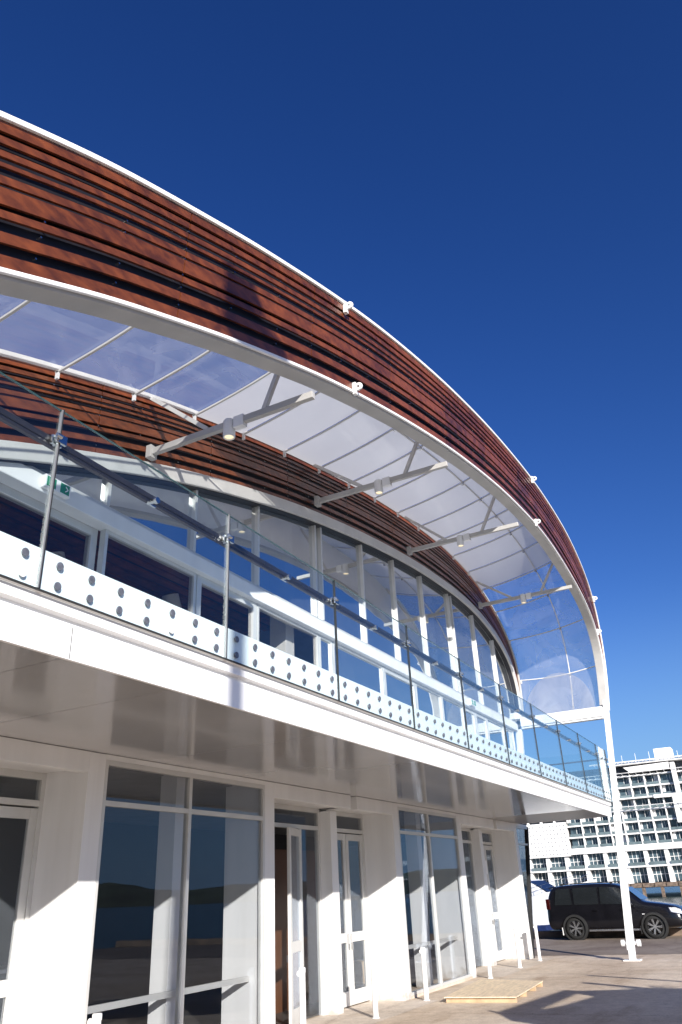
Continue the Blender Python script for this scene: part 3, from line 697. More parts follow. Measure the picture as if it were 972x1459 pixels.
# lower tier: sliding doors and fixed lights
def tier(x0, x1, y, kind):
    fw = .11 if kind == 'door' else .055
    mb = MB().box(x0, x0+fw, y-.04, y+.06, 4.2, TZ0-.0); mb.box(x1-fw, x1, y-.04, y+.06, 4.2, TZ0)
    mb.box(x0+fw, x1-fw, y-.038, y+.06, TZ0-fw, TZ0); mb.box(x0+fw, x1-fw, y-.038, y+.06, 4.2, 4.2+fw)
    f_ = obj('balcony_door' if kind == 'door' else 'balcony_window', mb, M['frame'], bld, bevel=.004)
    obj('pane', MB().box(x0+fw, x1-fw, y, y+.01, 4.2+fw, TZ0-fw), M['gup'] if x0 > 12.2 else M['glow_tier'], f_)
T = [(-2.9, 'd'), (-1.0, 'd'), (.9, 'd'), (2.8, 'd'), (4.78, 'd'), (6.68, 'w'), (8.62, 'd'), (10.25, 'w'), (12.35, 'w'), (12.9, 'w'), (15.2, 'd'), (17.0, 'w'), (18.7, 'w'), (20.3, 'd'), (21.25, 'd'), (22.3, 'w'), (23.9, 'w'), (24.95, '')]
for (a, k), (b, _) in zip(T, T[1:]):
    tier(a+.01, b-.01, 7.08 if a < 6.6 else 6.96, 'door' if k == 'd' else 'window')
# deep white posts inside the double mullions
for x in (4.4, 12.0, 19.6):
    shell('inner_post', x-.32, x-.02, 7.25, 7.6, 4.2, zat(cIB, x)-.2, M['white'])
# slatted timber ceiling and light fittings inside the upper floor
shell('ceiling_void', -5, 12.9, 7.3, 12.4, 6.86, 6.88, M['black'], 0)
for i in range(19):
    shell('ceiling_slat', -5, 12.9, 7.32+i*.26, 7.46+i*.26+.03*(i % 3), 6.80, 6.84, M['wood'], 0)
shell('light_track', -2, 12.5, 9.0, 9.08, 5.62, 5.70, M['white'], 0)
shell('light_track', -2, 12.5, 9.6, 9.75, 5.45, 5.5, M['plywood'], 0)
for x in (5.4, 8.0, 10.2, 11.6):
    mb = MB().box(x-.02, x+.02, 9.0, 9.04, 5.3, 5.62); mb.hexa([(x-.25, 8.85, 5.1), (x+.25, 8.85, 5.1), (x+.25, 9.15, 5.1), (x-.25, 9.15, 5.1), (x-.12, 8.95, 5.35), (x+.12, 8.95, 5.35), (x+.12, 9.05, 5.35), (x-.12, 9.05, 5.35)])
    obj('interior_floodlight', mb, M['white'], bld)
for (x, y, z) in ((7.45, 8.6, 6.15), (10.1, 8.6, 6.3)):
    mb = MB().tube((x-.12, y, z+.42), (x+.02, y-.03, z-.05), .15, .17, n=20); mb.tube((x+.02, y-.03, z-.052), (x+.023, y-.03, z-.07), .10, .10, n=20)
    obj('interior_spotlight', mb, M['white'], bld, smooth=True, angle=40)
shell('interior_arm', 10.02, 10.14, 8.7, 11.5, 6.38, 6.52, M['steelw'], .01)
# corner post of the upper floor, beam out to the arch foot
obj('corner_post', MB().beam((24.95, 6.88, 4.2), (25.35, 6.84, 6.36), .16, .2, up=(0, 1, 0)), M['white'], bld, bevel=.008)
obj('corner_post', MB().beam((25.42, 6.84, 6.7), (25.93, 6.84, 7.6), .12, .2, up=(0, 1, 0)), M['white'], bld, bevel=.008)
mb = MB().box(25.2, 25.5, yO(6.6)+.08, 6.72, 6.42, 6.72); mb.box(25.24, 25.46, yO(6.6)+.1, 6.72, 6.36, 6.417)
obj('end_beam', mb, M['white'], bld, bevel=.012)
# interior of the upper floor and roof
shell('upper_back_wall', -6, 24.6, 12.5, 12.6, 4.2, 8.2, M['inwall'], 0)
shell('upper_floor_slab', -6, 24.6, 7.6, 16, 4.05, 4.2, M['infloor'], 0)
mb = MB(); vs = []
for s in S:
    p = station(cIT, s); vs += [(p[0], YI+.1, p[1]-.05), (p[0], 16, p[1]-.05), (p[0], 16, p[1]-.25), (p[0], YI+.1, p[1]-.25)]
fs = [(4*i+k, 4*i+(k+1) % 4, 4*i+4+(k+1) % 4, 4*i+4+k) for i in range(len(S)-1) for k in range(4)]
mb.add(vs, fs); obj('vaulted_roof', mb, M['roof'], bld, smooth=True, angle=30)
mb = MB().hexa([(24.75, 7.05, 4.2), (24.8, 7.05, 4.2), (24.8, 16, 4.2), (24.75, 16, 4.2), (25.9, 7.05, 7.5), (25.95, 7.05, 7.5), (25.95, 16, 7.5), (25.9, 16, 7.5)])
obj('upper_end_glazing', mb, M['gend'], bld)
# the raking white post under the arch foot
foot, head = Vector((23.15, 4.20, 0)), Vector((25.62, 4.02, 6.95))
d = head-foot
obj('raking_post', MB().beam(foot+Vector((0, 0, .0)), head, .16, .13, up=(1, 0, 0)), M['white'], bld, bevel=.01)
obj('raking_post_sleeve', MB().beam(foot+d*.03+Vector((0, .035, 0)), foot+d*.50+Vector((0, .035, 0)), .14, .17, up=(1, 0, 0)), M['white'], bld, bevel=.01)
p = foot+d*.055
mb = MB().box(foot.x-.16, foot.x+.16, foot.y-.21, foot.y+.21, 0, .03)
mb.tube(p+Vector((0, -.22, 0)), p+Vector((0, .22, 0)), .045, n=14)
mb.tube(p+Vector((0, -.24, 0)), p+Vector((0, -.15, 0)), .08, n=14); mb.tube(p+Vector((0, .15, 0)), p+Vector((0, .24, 0)), .08, n=14)
obj('post_foot', mb, M['white'], bld, bevel=.006)

# exit sign on the transom
def exit_sign(x, z, label, y=6.82):
    t = thing('exit_sign', (x, y, z), label, 'sign', 'exit signs on the upper facade')
    obj('casing', MB().box(x-.20, x+.20, y-.075, y-.003, z-.085, z+.085), M['signw'], t, bevel=.008)
    mb = MB().box(x-.175, x-.035, y-.079, y-.076, z-.065, z+.065); mb.box(x+.035, x+.175, y-.079, y-.076, z-.065, z+.065)
    obj('green_panel', mb, M['green'], t)
    g = MB()      # running figure and arrow in white
    yy = y-.083
    g.box(x-.115, x-.095, yy, yy+.003, z+.03, z+.05)
    g.beam((x-.105, yy, z+.025), (x-.115, yy, z-.01), .003, .016, up=(1, 0, 0)); g.beam((x-.115, yy, z-.01), (x-.135, yy, z-.045), .003, .012, up=(1, 0, 0))
    g.beam((x-.115, yy, z-.01), (x-.09, yy, z-.04), .003, .012, up=(1, 0, 0))
    g.beam((x+.06, yy, z), (x+.15, yy, z), .003, .014, up=(1, 0, 0)); g.beam((x+.11, yy, z+.035), (x+.15, yy, z), .003, .012, up=(1, 0, 0)); g.beam((x+.11, yy, z-.035), (x+.15, yy, z), .003, .012, up=(1, 0, 0))
    obj('pictogram', g, M['signw'], t)
exit_sign(5.68, 6.43, 'green and white exit sign box on the pale beam at the left edge')
exit_sign(20.7, 6.42, 'small exit sign far along the white beam above the narrow balcony doors')

# ------------------------------------------------------------------ glass balustrade
bal = thing('glass_balustrade', (10, 4.2, 3.86), 'frameless glass balcony balustrade with dark handrail and two rows of round steel studs', 'balustrade')
W, X0 = 2.218, 3.486
joints = [X0+W*k for k in range(-3, 10)]+[24.82]
for k, (a, b) in enumerate(zip(joints, joints[1:])):
    pn = obj('glass_panel', MB().box(a+.008, b-.008, 4.195, 4.210, 3.86, 5.34), M['gbal'], bal)
    obj('top_edge', MB().box(a+.008, b-.008, 4.194, 4.211, 5.3405, 5.349), M['edge'], pn)
    nb = 7 if b-a > 1.8 else 5
    for i in range(nb):
        x = a+(b-a)*(i+.5)/nb
        for z in (4.08, 3.925):
            mb = MB().lathe((x, 4.1865, z), [(0, 0), (.031, .0), (.031, .008), (.02, .008), (.02, .024)], axis='y', n=16)
            pale = (k == 2 and i == 6 and z < 4) or (k == 3 and i == 4 and z < 4)
            o = obj('stud', mb, M['white'] if pale else M['bolt'], pn)
# bright bevelled edges of the panels
for k, x in enumerate(joints):
    obj('joint_strip', MB().box(x-.005, x+.005, 4.188, 4.218, 3.86, 5.36), M['rubber'], bal)
    if k == 3 or k == 4: obj('joint_strip', MB().box(x-.017, x-.008, 4.186, 4.214, 3.86, 5.35), M['strip'], bal)
    mb = MB().box(x-.05, x+.05, 4.165, 4.19, 5.04, 5.12); mb.box(x-.05, x+.05, 4.215, 4.24, 5.04, 5.12)
    mb.tube((x, 4.23, 5.06), (x, 4.29, 5.06), .014); mb.tube((x-.07, 4.15, 5.08), (x-.02, 4.15, 5.08), .02)
    obj('clamp', mb, M['chrome'], bal, bevel=.004)
for a, b in zip(joints, joints[1:]):
    x = (a+b)/2
    mb = MB().tube((x, 4.18, 5.03), (x, 4.27, 5.03), .018); mb.tube((x, 4.16, 5.03), (x, 4.19, 5.03), .03); mb.tube((x, 4.27, 5.03), (x, 4.28, 5.08), .01); mb.box(x-.02, x+.09, 4.26, 4.28, 5.02, 5.035)
    obj('rail_bracket', mb, M['chrome'], bal)
mb = MB().box(joints[0], 24.80, 4.25, 4.32, 5.07, 5.12); mb.box(joints[0], 24.80, 4.262, 4.308, 5.04, 5.0695)
obj('handrail', mb, M['rail'], bal, bevel=.008)
0 and obj('toe_rail', MB().box(joints[0], 25.1, 4.24, 4.30, 4.205, 4.25), M['rubber'], bal)
# return across the end of the balcony
for y0, y1 in ((4.22, 5.45), (5.47, 6.7)):
    obj('glass_panel', MB().box(24.81, 24.825, y0, y1, 3.95, 5.34), M['gret'], bal)
obj('handrail', MB().box(24.73, 24.79, 4.32, 6.78, 5.075, 5.115), M['rail'], bal, bevel=.008)

# ------------------------------------------------------------------ bollards
names = {6.95: 'white steel bollard in front of the nearest dark window, cut by the bottom edge', 9.1: 'white steel bollard in front of the second pane of the nearest window', 11.0: 'thick looking white bollard before the open door', 13.3: 'white bollard with side lug beside the deep fin wall and the closed double doors',
         15.45: 'white bollard in front of the second tall window, left of the plywood sheet', 19.15: 'white bollard standing before the white column behind the plywood sheet', 21.45: 'white bollard in front of the last fin wall of the facade', 23.3: 'white bollard at the building corner, seen against the road'}
proto = None
for x, lb in names.items():
    if x == 9.1: continue
    y = 6.62
    if proto is None:
        t = thing('bollard', (0, 0, 0), lb, 'bollard', 'bollards along the facade')
        obj('pole', MB().lathe((0, 0, 0), [(.045, .01), (.045, .80), (.05, .805), (.05, .855), (.044, .865), (0, .867)], n=20), M['white'], t, local=True, smooth=True, angle=40)
        obj('base_plate', MB().lathe((0, 0, 0), [(0, .0), (.066, 0), (.066, .012), (.0, .012)], n=20), M['white'], t, local=True)
        obj('lug', MB().tube((-.05, 0, .80), (-.085, 0, .80), .022, n=12).tube((-.083, 0, .80), (-.097, 0, .80), .034, n=12), M['white'], t, local=True)
        proto = t
    else:
        t = copy_tree(proto); t['label'] = lb; t.scale = (1, 1, 1.06 if x < 12 else 1)
    t.location = (x, y, 0)

# ------------------------------------------------------------------ plywood sheet on battens
ply = thing('plywood_ramp', (16.5, 5.7, 0), 'pale plywood sheet lying on short wooden battens on the concrete', 'plywood sheet')
q = [(15.15, 6.15), (15.3, 4.86), (17.75, 5.04), (18.0, 6.45)]
obj('sheet', MB().prism(q, 'z', .078, .096), M['plywood'], ply)
for t_ in (.03, .36, .70, .965):
    a = Vector((15.3, 4.87, .039)).lerp(Vector((17.75, 5.05, .039)), t_); b = Vector((15.15, 6.13, .039)).lerp(Vector((18.0, 6.42, .039)), t_)
    obj('batten', MB().beam(a, b, .06, .074), M['pinewood'], ply)

# ------------------------------------------------------------------ black car
car = thing('parked_car', (32.05, 6.03, 0), 'black four wheel drive car parked side on beside the wharf edge', 'car', rz=R(-92))
ST = [(-2.37, .52, .80, .95, .72, .66), (-2.30, .36, 1.0, 1.12, .86, .78), (-2.24, .31, 1.04, 1.42, .90, .74), (-2.12, .30, 1.06, 1.68, .91, .73), (-1.8, .28, 1.06, 1.74, .915, .73), (-1.0, .25, 1.05, 1.765, .92, .73),
      (-.2, .25, 1.04, 1.76, .92, .73), (.25, .25, 1.03, 1.72, .92, .70), (.5, .25, 1.03, 1.59, .92, .71), (.75, .25, 1.02, 1.40, .92, .73), (1.0, .26, 1.01, 1.18, .915, .79), (1.15, .26, 1.0, 1.12, .915, .80), (1.6, .28, .97, 1.07, .91, .78), (2.05, .30, .88, .99, .89, .72), (2.26, .32, .74, .88, .82, .62), (2.36, .40, .60, .70, .70, .5)]
mb = MB(); vs = []; K = 9
for (x, zb, zl, zt, wb, wt) in ST:
    half = [(0, zb), (wb*.85, zb), (wb*.98, zb+.12), (wb, (zb+zl)/2), (wb*.965, zl), (wt+.02, zt-.06), (wt-.06, zt-.005), (wt*.5, zt+.015), (0, zt+.02)]
    ring = [(x, -a, b) for a, b in half]+[(x, a, b) for a, b in half[-2:0:-1]]
    vs += ring
NR = 2*K-2
fs = [(i*NR+j, i*NR+(j+1) % NR, (i+1)*NR+(j+1) % NR, (i+1)*NR+j) for i in range(len(ST)-1) for j in range(NR)]
fs += [tuple(range(NR)), tuple((len(ST)-1)*NR+j for j in range(NR-1, -1, -1))]
mb.add(vs, fs); obj('body', mb, M['blackpaint'], car, local=True, smooth=True, sub=2)
def sec(x):
    for a, b in zip(ST, ST[1:]):
        if a[0] <= x <= b[0]:
            t = (x-a[0])/(b[0]-a[0]); return [p+(q_-p)*t for p, q_ in zip(a, b)]
def side_pt(x, v, sd, off=.006):
    _, zb, zl, zt, wb, wt = sec(x)
    y = wb*.965+(wt+.02-wb*.965)*v; z = zl+(zt-.06-zl)*v
    return (x, sd*(y+off+.012*math.sin(math.pi*v)), z)
for sd in (-1, 1):
    for (a, b, c, d_) in ((-2.0, -1.35, -1.92, -1.42), (-1.28, -.42, -1.30, -.42), (-.34, .72, -.34, .34)):
        vs = []
        for i in range(7):
            for v in (.08, .35, .65, .92):
                lo = a+(b-a)*i/6; hi = c+(d_-c)*i/6; vs.append(side_pt(lo+(hi-lo)*v, v, sd))
        fs = [(i*4+k, i*4+k+1, i*4+5+k, i*4+4+k) for i in range(6) for k in range(3)]
        obj('side_window', MB().add(vs, fs), M['carglass'], car, local=True, smooth=True)
    obj('roof_rail', MB().beam((-1.75, sd*.66, 1.785), (.15, sd*.66, 1.79), .035, .03).box(-1.75, -1.65, sd*.66-.02, sd*.66+.02, 1.73, 1.78).box(.05, .15, sd*.66-.02, sd*.66+.02, 1.73, 1.785), M['rubber'], car, local=True, bevel=.008)
    obj('door_handle', MB().box(-.62, -.46, sd*.935-.012, sd*.935+.012, .90, .93), M['blackpaint'], car, local=True, bevel=.006)
    obj('door_handle', MB().box(.32-.0, .48, sd*.935-.012, sd*.935+.012, .89, .92), M['blackpaint'], car, local=True, bevel=.006)
    mm = MB().lathe((.70, sd*1.0, 1.07), [(0, -.06), (.07, -.05), (.09, 0), (.085, .06), (0, .075)], axis='x', n=14)
    obj('wing_mirror', mm, M['blackpaint'], car, local=True, smooth=True)
    vs = [(1.98, sd*.895, .80), (2.20, sd*.84, .74), (2.30, sd*.70, .72), (2.27, sd*.70, .86), (2.12, sd*.84, .93), (1.93, sd*.885, .93)]
    hl = MB().add([(x, y+sd*.02, z) for x, y, z in vs]+[(x-.05, y-sd*.03, z) for x, y, z in vs], [(0, 1, 2, 3, 4, 5), (11, 10, 9, 8, 7, 6)]+[(i, (i+1) % 6, 6+(i+1) % 6, 6+i) for i in range(6)])
    obj('headlight', hl, M['lens'], car, local=True)
    obj('tail_light', MB().box(-2.31, -2.17, sd*.86-.03, sd*.86+.03, .98, 1.32), M['redlens'], car, local=True, bevel=.02)
    obj('side_repeater', MB().box(1.02, 1.10, sd*.935-.006, sd*.935+.006, .74, .77), M['lens'], car, local=True)
    for wx in (-1.34, 1.36):
        ar = MB().lathe((wx, sd*.905, .37), [(.36, -.10), (.425, -.10), (.44, .0), (.425, .035), (.36, .035)], axis='y', n=36)
        obj('wheel_arch', ar, M['rubber'], car, local=True, smooth=True, angle=40)
        obj('mud_flap', MB().box(wx-.47, wx-.445, sd*.90-.10, sd*.90+.04, .16, .40), M['white' if wx < 0 else 'rubber'], car, local=True)
        wh = bpy.data.objects.new('wheel', None); col.objects.link(wh); wh.parent = car; wh.location = (wx, sd*.83, .365)
        obj('tyre', MB().lathe((0, 0, 0), [(.25, -.11), (.33, -.115), (.36, -.08), (.365, 0), (.36, .08), (.33, .115), (.25, .11), (.25, -.11)], axis='y', n=40), M['rubber'], wh, local=True, smooth=True)
        rm = MB().lathe((0, sd*.0, 0), [(.255, -.10), (.255, .10), (.235, .10), (.225, .0), (.225, -.10)], axis='y', n=40)
        rm.tube((0, sd*.06, 0), (0, sd*.105, 0), .05, n=16)
        for i in range(7):
            for dd in (-.09, .09):
                an = 2*math.pi*i/7+dd
                rm.beam((.04*math.cos(an), sd*.085, .04*math.sin(an)), (.24*math.cos(an), sd*.095, .24*math.sin(an)), .025, .024, up=(0, 1, 0))
        obj('rim', rm, M['alloy'], wh, local=True)
        obj('brake_disc', MB().tube((0, sd*.02, 0), (0, sd*.03, 0), .17, n=24), M['rubber'], wh, local=True)
obj('windscreen', MB().add([(1.02, -.68, 1.20), (1.02, .68, 1.20), (.55, .60, 1.60), (.55, -.60, 1.60)], [(0, 1, 2, 3)]), M['carglass'], car, local=True)
obj('rear_window', MB().add([(-2.265, -.66, 1.19), (-2.265, .66, 1.19), (-2.08, .6, 1.58), (-2.08, -.6, 1.58)], [(0, 1, 2, 3)]), M['carglass'], car, local=True)
obj('spoiler', MB().hexa([(-2.22, -.62, 1.64), (-1.95, -.62, 1.68), (-1.95, .62, 1.68), (-2.22, .62, 1.64), (-2.22, -.6, 1.68), (-1.95, -.6, 1.725), (-1.95, .6, 1.725), (-2.22, .6, 1.68)]), M['blackpaint'], car, local=True, bevel=.012)
obj('grille', MB().box(2.30, 2.385, -.38, .38, .60, .80), M['alloy'], car, local=True, bevel=.02)
obj('number_plate', MB().box(2.385, 2.40, -.26, .26, .45, .56), M['signw'], car, local=True)
obj('sill_trim', MB().box(-.88, .9, -.94, -.90, .26, .32).box(-.88, .9, .90, .94, .26, .32), M['alloy'], car, local=True, bevel=.01)

car2 = copy_tree(car); car2.location = (3.2, -7.2, 0); car2.rotation_euler = (0, 0, R(8)); car2['label'] = 'black four wheel drive car behind the camera, seen only mirrored in the nearest window'

# ------------------------------------------------------------------ motor yacht behind the building corner
yacht = thing('motor_yacht', (76, 22.1, -2.1), 'white motor yacht with raked bow and blue waterline moored past the building corner', 'boat', rz=R(-112))
HS = [(-6, .1, 1.9, 1.7, 2.3), (-3, .0, 2.0, 1.85, 2.4), (0, 0, 2.0, 1.95, 2.65), (3, .05, 1.5, 1.85, 3.1), (5, .2, .7, 1.35, 3.5), (6.0, .9, .25, .85, 3.75), (7.6, 3.0, .04, .10, 4.05)]
vs = []
for (x, zk, wl, wd_, zd) in HS:
    vs += [(x, 0, zk-.5), (x, -wl, zk+.35), (x, -wd_*.93, (zd+zk)*.55), (x, -wd_, zd), (x, wd_, zd), (x, wd_*.93, (zd+zk)*.55), (x, wl, zk+.35)]
fs = [(i*7+j, i*7+(j+1) % 7, (i+1)*7+(j+1) % 7, (i+1)*7+j) for i in range(len(HS)-1) for j in range(7)]+[tuple(range(7)), tuple(6*7+j for j in range(6, -1, -1))]
obj('hull', MB().add(vs, fs), M['hull'], yacht, local=True, smooth=True, angle=35)
vs = []
for (x, zk, wl, wd_, zd) in HS[:-1]:
    vs += [(x, -wl*1.02-.02, zk+.30), (x, -(wl+.30*(wd_-wl))*1.02-.03, zk+.72), (x, (wl+.30*(wd_-wl))*1.02+.03, zk+.72), (x, wl*1.02+.02, zk+.30)]
fs = []
for i in range(len(HS)-2): fs += [(4*i, 4*i+1, 4*i+5, 4*i+4), (4*i+2, 4*i+3, 4*i+7, 4*i+6)]
obj('boot_stripe', MB().add(vs, fs), M['blue'], yacht, local=True)
cb = MB().add([(-4.5, -1.5, 2.4), (3.6, -1.15, 3.0), (3.6, 1.15, 3.0), (-4.5, 1.5, 2.4), (-4.2, -1.3, 4.3), (1.0, -1.15, 4.3), (1.0, 1.15, 4.3), (-4.2, 1.3, 4.3)], [(0, 3, 2, 1), (4, 5, 6, 7), (0, 1, 5, 4), (1, 2, 6, 5), (2, 3, 7, 6), (3, 0, 4, 7)])
obj('cabin', cb, M['hull'], yacht, local=True, bevel=.15)
obj('flybridge', MB().hexa([(-4, -1.2, 4.32), (.4, -1.1, 4.32), (.4, 1.1, 4.32), (-4, 1.2, 4.32), (-3.8, -1.1, 5.1), (-.2, -1, 5.1), (-.2, 1, 5.1), (-3.8, 1.1, 5.1)]), M['hull'], yacht, local=True, bevel=.12)
for sd in (-1, 1):
    obj('cabin_window', MB().hexa([(-3.9, sd*1.47, 3.25), (1.7, sd*1.28, 3.45), (1.7, sd*1.30, 3.45), (-3.9, sd*1.50, 3.25), (-3.8, sd*1.40, 3.95), (1.0, sd*1.22, 3.95), (1.0, sd*1.25, 3.95), (-3.8, sd*1.43, 3.95)]), M['carglass'], yacht, local=True)
    mb = MB()
    for i in range(8):
        x = -1+i*1.05; h = 2.5+max(0, x)*.21; yy = sd*(1.85-max(0, x-2)**2*.055)
        mb.tube((x, yy, h), (x, yy, h+.65), .018, n=8)
        if i: mb.tube((px_, py_, ph_+.65), (x, yy, h+.65), .02, n=8); mb.tube((px_, py_, ph_+.35), (x, yy, h+.35), .012, n=8)
        px_, py_, ph_ = x, yy, h
    obj('guard_rail', mb, M['chrome'], yacht, local=True)
obj('windscreen', MB().add([(3.2, -1.05, 3.2), (3.2, 1.05, 3.2), (1.4, 1.0, 4.15), (1.4, -1.0, 4.15)], [(0, 1, 2, 3)]), M['carglass'], yacht, local=True).location = (.12, 0, .05)
obj('anchor', MB().tube((6.9, 0, 3.8), (6.5, 0, 3.0), .06, n=8).tube((6.5, -.3, 3.1), (6.5, .3, 3.1), .06, n=8), M['chrome'], yacht, local=True)

# ------------------------------------------------------------------ hotel on the far wharf
HX = 212.
struct('far_wharf', MB().box(HX-6, HX+60, -40, 120, -.1, .85), M['timber'])
mb = MB()
for k in range(40): mb.box(HX-5.9, HX-5.3, -38+k*4.1, -37.3+k*4.1, -3, -.1)
struct('far_wharf_piles', mb, M['timber'])
mb = MB()
for k in range(60): mb.box(HX-6.2, HX-6.0, -38+k*2.6, -35.6+k*2.6, .0, .8+.1*(k % 2))
struct('wharf_fender', mb, M['timber'])
hot = thing('hotel', (HX, 40, .85), 'large white hotel with rows of recessed balconies across the harbour basin', 'hotel')
def hb(name, x0, x1, y0, y1, z0, z1, m_, par=None): return obj(name, MB().box(x0, x1, y0, y1, z0, z1), m_, par or hot)
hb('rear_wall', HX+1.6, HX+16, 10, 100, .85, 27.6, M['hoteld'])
P = 3.43; yc = [10.5+P*k for k in range(27)]
floors = [8.9, 11.55, 14.2, 16.8, 19.5, 22.1, 24.7]
# ground and first level: splayed columns two bays wide apart
for k in range(19):
    y = 12.0+4.75*k
    mb = MB().hexa([(HX-.9, y-.75, .85), (HX+1.4, y-.75, .85), (HX+1.4, y+.25, .85), (HX-.9, y+.25, .85), (HX-.2, y-.55, 7.9), (HX+1.4, y-.55, 7.9), (HX+1.4, y+.35, 7.9), (HX-.2, y+.35, 7.9)])
    obj('splayed_column', mb, M['hotelw'], hot)
hb('podium_band', HX-.6, HX+1.6, 10, 100, 7.9, 9.0, M['hotelw'])
hb('podium_slab', HX-.9, HX+1.6, 10, 100, 4.25, 4.6, M['hotelw'])
mb = MB()
for k in range(18): mb.box(HX-.85, HX-.8, 12.4+4.75*k, 16.1+4.75*k, 4.6, 5.35)
obj('podium_balustrade', mb, M['teal'], hot)
for k in range(18):
    for (z0, z1) in ((1.0, 4.2), (4.65, 7.85)):
        w_ = hb('window', HX+1.2, HX+1.3, 12.4+4.75*k, 16.2+4.75*k, z0, z1, M['hotelg'])
        if k < 11:
            g = MB()
            for q in range(1, 4): g.box(HX+1.12, HX+1.19, 12.4+4.75*k+q*.95-.05, 12.4+4.75*k+q*.95+.05, z0, z1)
            g.box(HX+1.10, HX+1.18, 12.4+4.75*k, 16.2+4.75*k, (z0+z1)/2-.05, (z0+z1)/2+.05)
            obj('frame', g, M['hotelw'], w_)
# floor slabs and fin walls
blk = (48.6, 66.0)
for i, z in enumerate(floors):
    if z < 15.3:
        hb('floor_slab', HX-.3, HX+1.6, 10, blk[0], z+.0, z+.34, M['hotelw'])
    else: hb('floor_slab', HX-.5 if i != 4 else HX-1.2, HX+1.6, 10, 100, z, z+.34, M['hotelw'])
mb = MB()
for k, y in enumerate(yc):
    wdt = .22 if k % 2 else .17
    if y > blk[0]-.5: mb.box(HX-.45, HX+1.6, y-wdt/2, y+wdt/2, 15.2, 24.7)
    else: mb.box(HX-.42, HX+1.6, y-wdt, y+wdt*.6, 9.0, 16.6); mb.box(HX-.42, HX+1.6, y-.16, y+.16, 16.6, 24.7)
obj('fin_wall', mb, M['hotelw'], hot)
cnt = 0; rest = MB()
for k, (a, b) in enumerate(zip(yc, yc[1:])):
    for i, z in enumerate(floors[:-1]):
        if z < 15.3 and a > blk[0]-1: continue
        if 1 < k < 15 and cnt < 62:
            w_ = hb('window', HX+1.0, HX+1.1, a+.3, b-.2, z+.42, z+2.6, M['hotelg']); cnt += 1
            g = MB().box(HX+.92, HX+.99, (a+b)/2-.04, (a+b)/2+.04, z+.42, z+2.6); g.box(HX+.92, HX+.99, a+1.0, a+1.07, z+.42, z+2.6); cw = random.choice([0, 0, .35, .6, 1.0]); cs = random.choice([a+.35, b-.3-cw])
            if cw: g.box(HX+.93, HX+.985, cs, cs+cw, z+.5, z+2.5)
            obj('frame', g, M['hotelw'], w_); obj('balcony_glass', MB().box(HX-.35, HX-.31, a+.25, b-.2, z+.38, z+1.0), M['teal'], w_)
        else: rest.box(HX+1.0, HX+1.1, a+.3, b-.2, z+.42, z+2.6)
tag(obj('distant_window', rest, M['hotelg'], hot), kind='stuff')
mb = MB()
for k, (a, b) in enumerate(zip(yc, yc[1:])):
    for i, z in enumerate(floors[:-1]):
        if z < 15.3 and a > blk[0]-1 or 1 < k < 12: continue
        mb.box(HX-.35, HX-.31, a+.25, b-.2, z+.42, z+1.1)
tag(obj('distant_balcony_glass', mb, M['teal'], hot), kind='stuff')
# perforated white block
mb = MB().box(HX-.9, HX+1.2, blk[0], blk[1], 7.6, 15.5)
pb = obj('perforated_screen', mb, M['hotelw'], hot)
mb = MB()
for r_ in range(8):
    for c_ in range(19):
        y = blk[0]+.6+c_*.88; z = 8.2+r_*.93
        mb.box(HX-.93, HX-.903, y-.09, y+.09, z-.16, z+.16)
tag(obj('screen_slot', mb, M['hoteld'], pb), kind='stuff')
# big white frames on the right half, top storey and plant box
hb('tall_frame', HX-1.6, HX+.2, 19.9, 20.9, 16.6, 27.0, M['hotelw'])
hb('tall_frame', HX-1.5, HX+.2, 20.95, 26.2, 19.22, 20.0, M['hotelw'])
hb('tall_frame', HX-1.5, HX+.2, 20.95, 22.0, 13.4, 19.2, M['hotelw'])
hb('tall_frame', HX-1.5, HX+.2, 10, 19.85, 16.2, 17.0, M['hotelw'])
hb('penthouse_wall', HX+1.2, HX+12, 10, 40, 24.9, 27.4, M['hoteld'])
mb = MB().box(HX-1.4, HX+10, 10, 34.5, 27.5, 27.9)
mb.hexa([(HX-1.3, 21.2, 25.6), (HX+.5, 21.2, 25.6), (HX+.5, 30.5, 25.5), (HX-1.3, 30.5, 25.5), (HX-1.3, 21.2, 27.2), (HX+.5, 21.2, 27.2), (HX+.5, 32, 26.9), (HX-1.3, 32, 26.9)])
obj('roof_parapet', mb, M['hotelw'], hot)
for z in (24.95, 17.2):
    mb = MB()
    for q in range(26):
        y = 11+q*1.66
        mb.beam((HX-2.2, y, z+.55), (HX+.2, y, z), .10, .10)
    mb.beam((HX-2.2, 10, z+.55), (HX-2.2, 54, z+.55), .12, .12)
    obj('brise_soleil', mb, M['hotelw'], hot)
mb = MB()
for q in range(34): mb.box(HX-1.9, HX+1, 11+q*.85, 11.12+q*.85, 28.0, 28.15)
mb.box(HX-1.9, HX-1.8, 11, 40, 28.0, 28.3)
obj('roof_pergola', mb, M['hotelw'], hot)
hb('plant_room', HX+2, HX+7, 20.3, 24.4, 27.9, 31.0, M['hotelw'])
mb = MB()
for q in range(7): mb.box(HX-1.2, HX-1.1, 12+q*3.3, 12.1+q*3.3, 27.9, 29.2+random.random())
obj('roof_post', mb, M['hotelw'], hot)

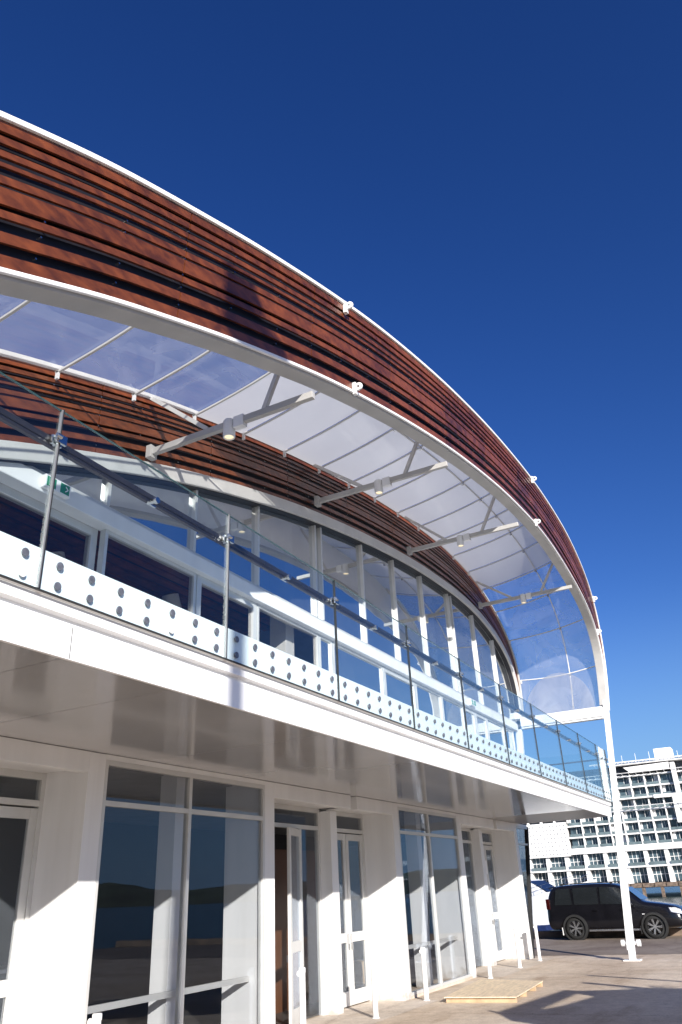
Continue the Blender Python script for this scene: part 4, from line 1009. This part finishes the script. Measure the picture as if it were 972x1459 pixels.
# ------------------------------------------------------------------ things added out of frame to throw the shadows
mast = thing('shadow_mast', (-3.6, -5.3, 0), 'slim steel floodlight mast added unseen behind the camera to throw a shadow', 'light mast')  # unseen, added for its shadow on the timber band
mb = MB().tube((-3.6, -5.3, 0), (-3.6, -5.3, 12.9), .13, .07, n=16)
obj('pole', mb, M['steelw'], mast)
for (dx, z, sx, sz) in ((-.1, 12.35, .26, .42), (.55, 12.2, .18, .24)):
    mb = MB().box(-3.6+dx-sx, -3.6+dx+sx, -5.45, -5.15, z-sz, z+sz)
    obj('floodlight', mb, M['steelw'], mast, bevel=.05)
obj('cross_arm', MB().box(-4.0, -2.95, -5.35, -5.28, 12.1, 12.2), M['steelw'], mast)
caster = thing('shade_caster', (10, -2, 0), 'grey shade sail with a slit on poles, added unseen right of the view', 'shade sail')  # unseen, added; outline drawn from the ground shadow it throws
t = 2.7/math.tan(SUN_EL); dx = t*math.sin(SUN_AZ); dy = t*math.cos(SUN_AZ)
outer = [(13.3, 5.0), (14.2, 4.82), (17.25, 4.5), (17.1, 4.1), (17.0, 3.6), (16.7, 3.0), (16.9, 2.2), (16.4, 1.0), (12.4, .2), (12.6, 2.6)]
outer = [(14.18, 4.85), (17.14, 4.47), (17.06, 4.11), (17.3, 3.4), (17.6, 2.2), (17.2, .8), (12.0, .0), (12.3, 2.2), (13.38, 4.36)]
slit = [(14.49, 4.25), (16.65, 4.12), (16.28, 3.72), (15.05, 4.0)]
from mathutils.geometry import tessellate_polygon
def sheet(out, holes, z, th):
    loops = [[Vector((x+dx, y+dy, z)) for x, y in out]]+[[Vector((x+dx, y+dy, z)) for x, y in h] for h in holes]
    tris = tessellate_polygon(loops); flat = [p for l in loops for p in l]; n = len(flat)
    vs = flat+[p+Vector((0, 0, th)) for p in flat]; fs = [tuple(t_) for t_ in tris]+[tuple(i+n for i in t_) for t_ in tris]
    o = 0
    for l in loops:
        for i in range(len(l)): fs.append((o+i, o+(i+1) % len(l), n+o+(i+1) % len(l), n+o+i))
        o += len(l)
    return MB().add(vs, fs)
obj('caster_sheet', sheet(outer, [slit], 2.7, .015), M['castermat'], caster)
mb = MB()
for (x, y) in ((14.18, 4.85), (16.4, .8), (12.0, 0)):
    mb.tube((x+dx, y+dy, 0), (x+dx, y+dy, 2.8), .04, n=12)
obj('pole', mb, M['steelw'], caster)
fern = [(17.9, 4.2), (19.7, 4.55), (19.3, 3.9), (18.6, 2.4), (18.2, 2.5), (18.5, 3.5)]
obj('caster_rope', MB().beam((19.73+dx, 4.55+dy, 2.72), (17.6+dx, .6+dy, 2.72), .09, .05), M['castermat'], caster)
obj('caster_rope', MB().beam((18.3+dx, 4.3+dy, 2.74), (16.6+dx, 1.6+dy, 2.74), .16, .03), M['castermat'], caster)

# palm beside the sail: added unseen to throw the feathery part of the shadow
palm = thing('shadow_palm', (17.4+dx, 3.0+dy, 0), 'spiky palm added unseen for its shadow under the shade sail', 'palm')
px, py = 17.4+dx, 3.0+dy
obj('pot', MB().lathe((px, py, 0), [(.0, 0), (.26, 0), (.34, .55), (.30, .55), (.28, .5), (0, .5)], n=24), M['rubber'], palm)
obj('trunk', MB().tube((px, py, .5), (px+.05, py, 2.45), .09, .06, n=10), M['timber'], palm)
mb = MB()
for i in range(58):
    an = random.uniform(0, 2*math.pi); el = random.uniform(-.35, .9); L = random.uniform(.7, 1.25)
    p = Vector((px+.05, py, 2.45)); dv = Vector((math.cos(an)*math.cos(el), math.sin(an)*math.cos(el), math.sin(el))); sdv = dv.cross(Vector((0, 0, 1))).normalized()
    P = []
    for q in range(6):
        t_ = q/5; c_ = p+dv*L*t_+Vector((0, 0, -.45*t_*t_*L)); wd_ = .045*(1-t_)+.004; P += [c_-sdv*wd_, c_+sdv*wd_]
    mb.add(P, [(2*q, 2*q+1, 2*q+3, 2*q+2) for q in range(5)])
obj('fronds', mb, M['hill'], palm)
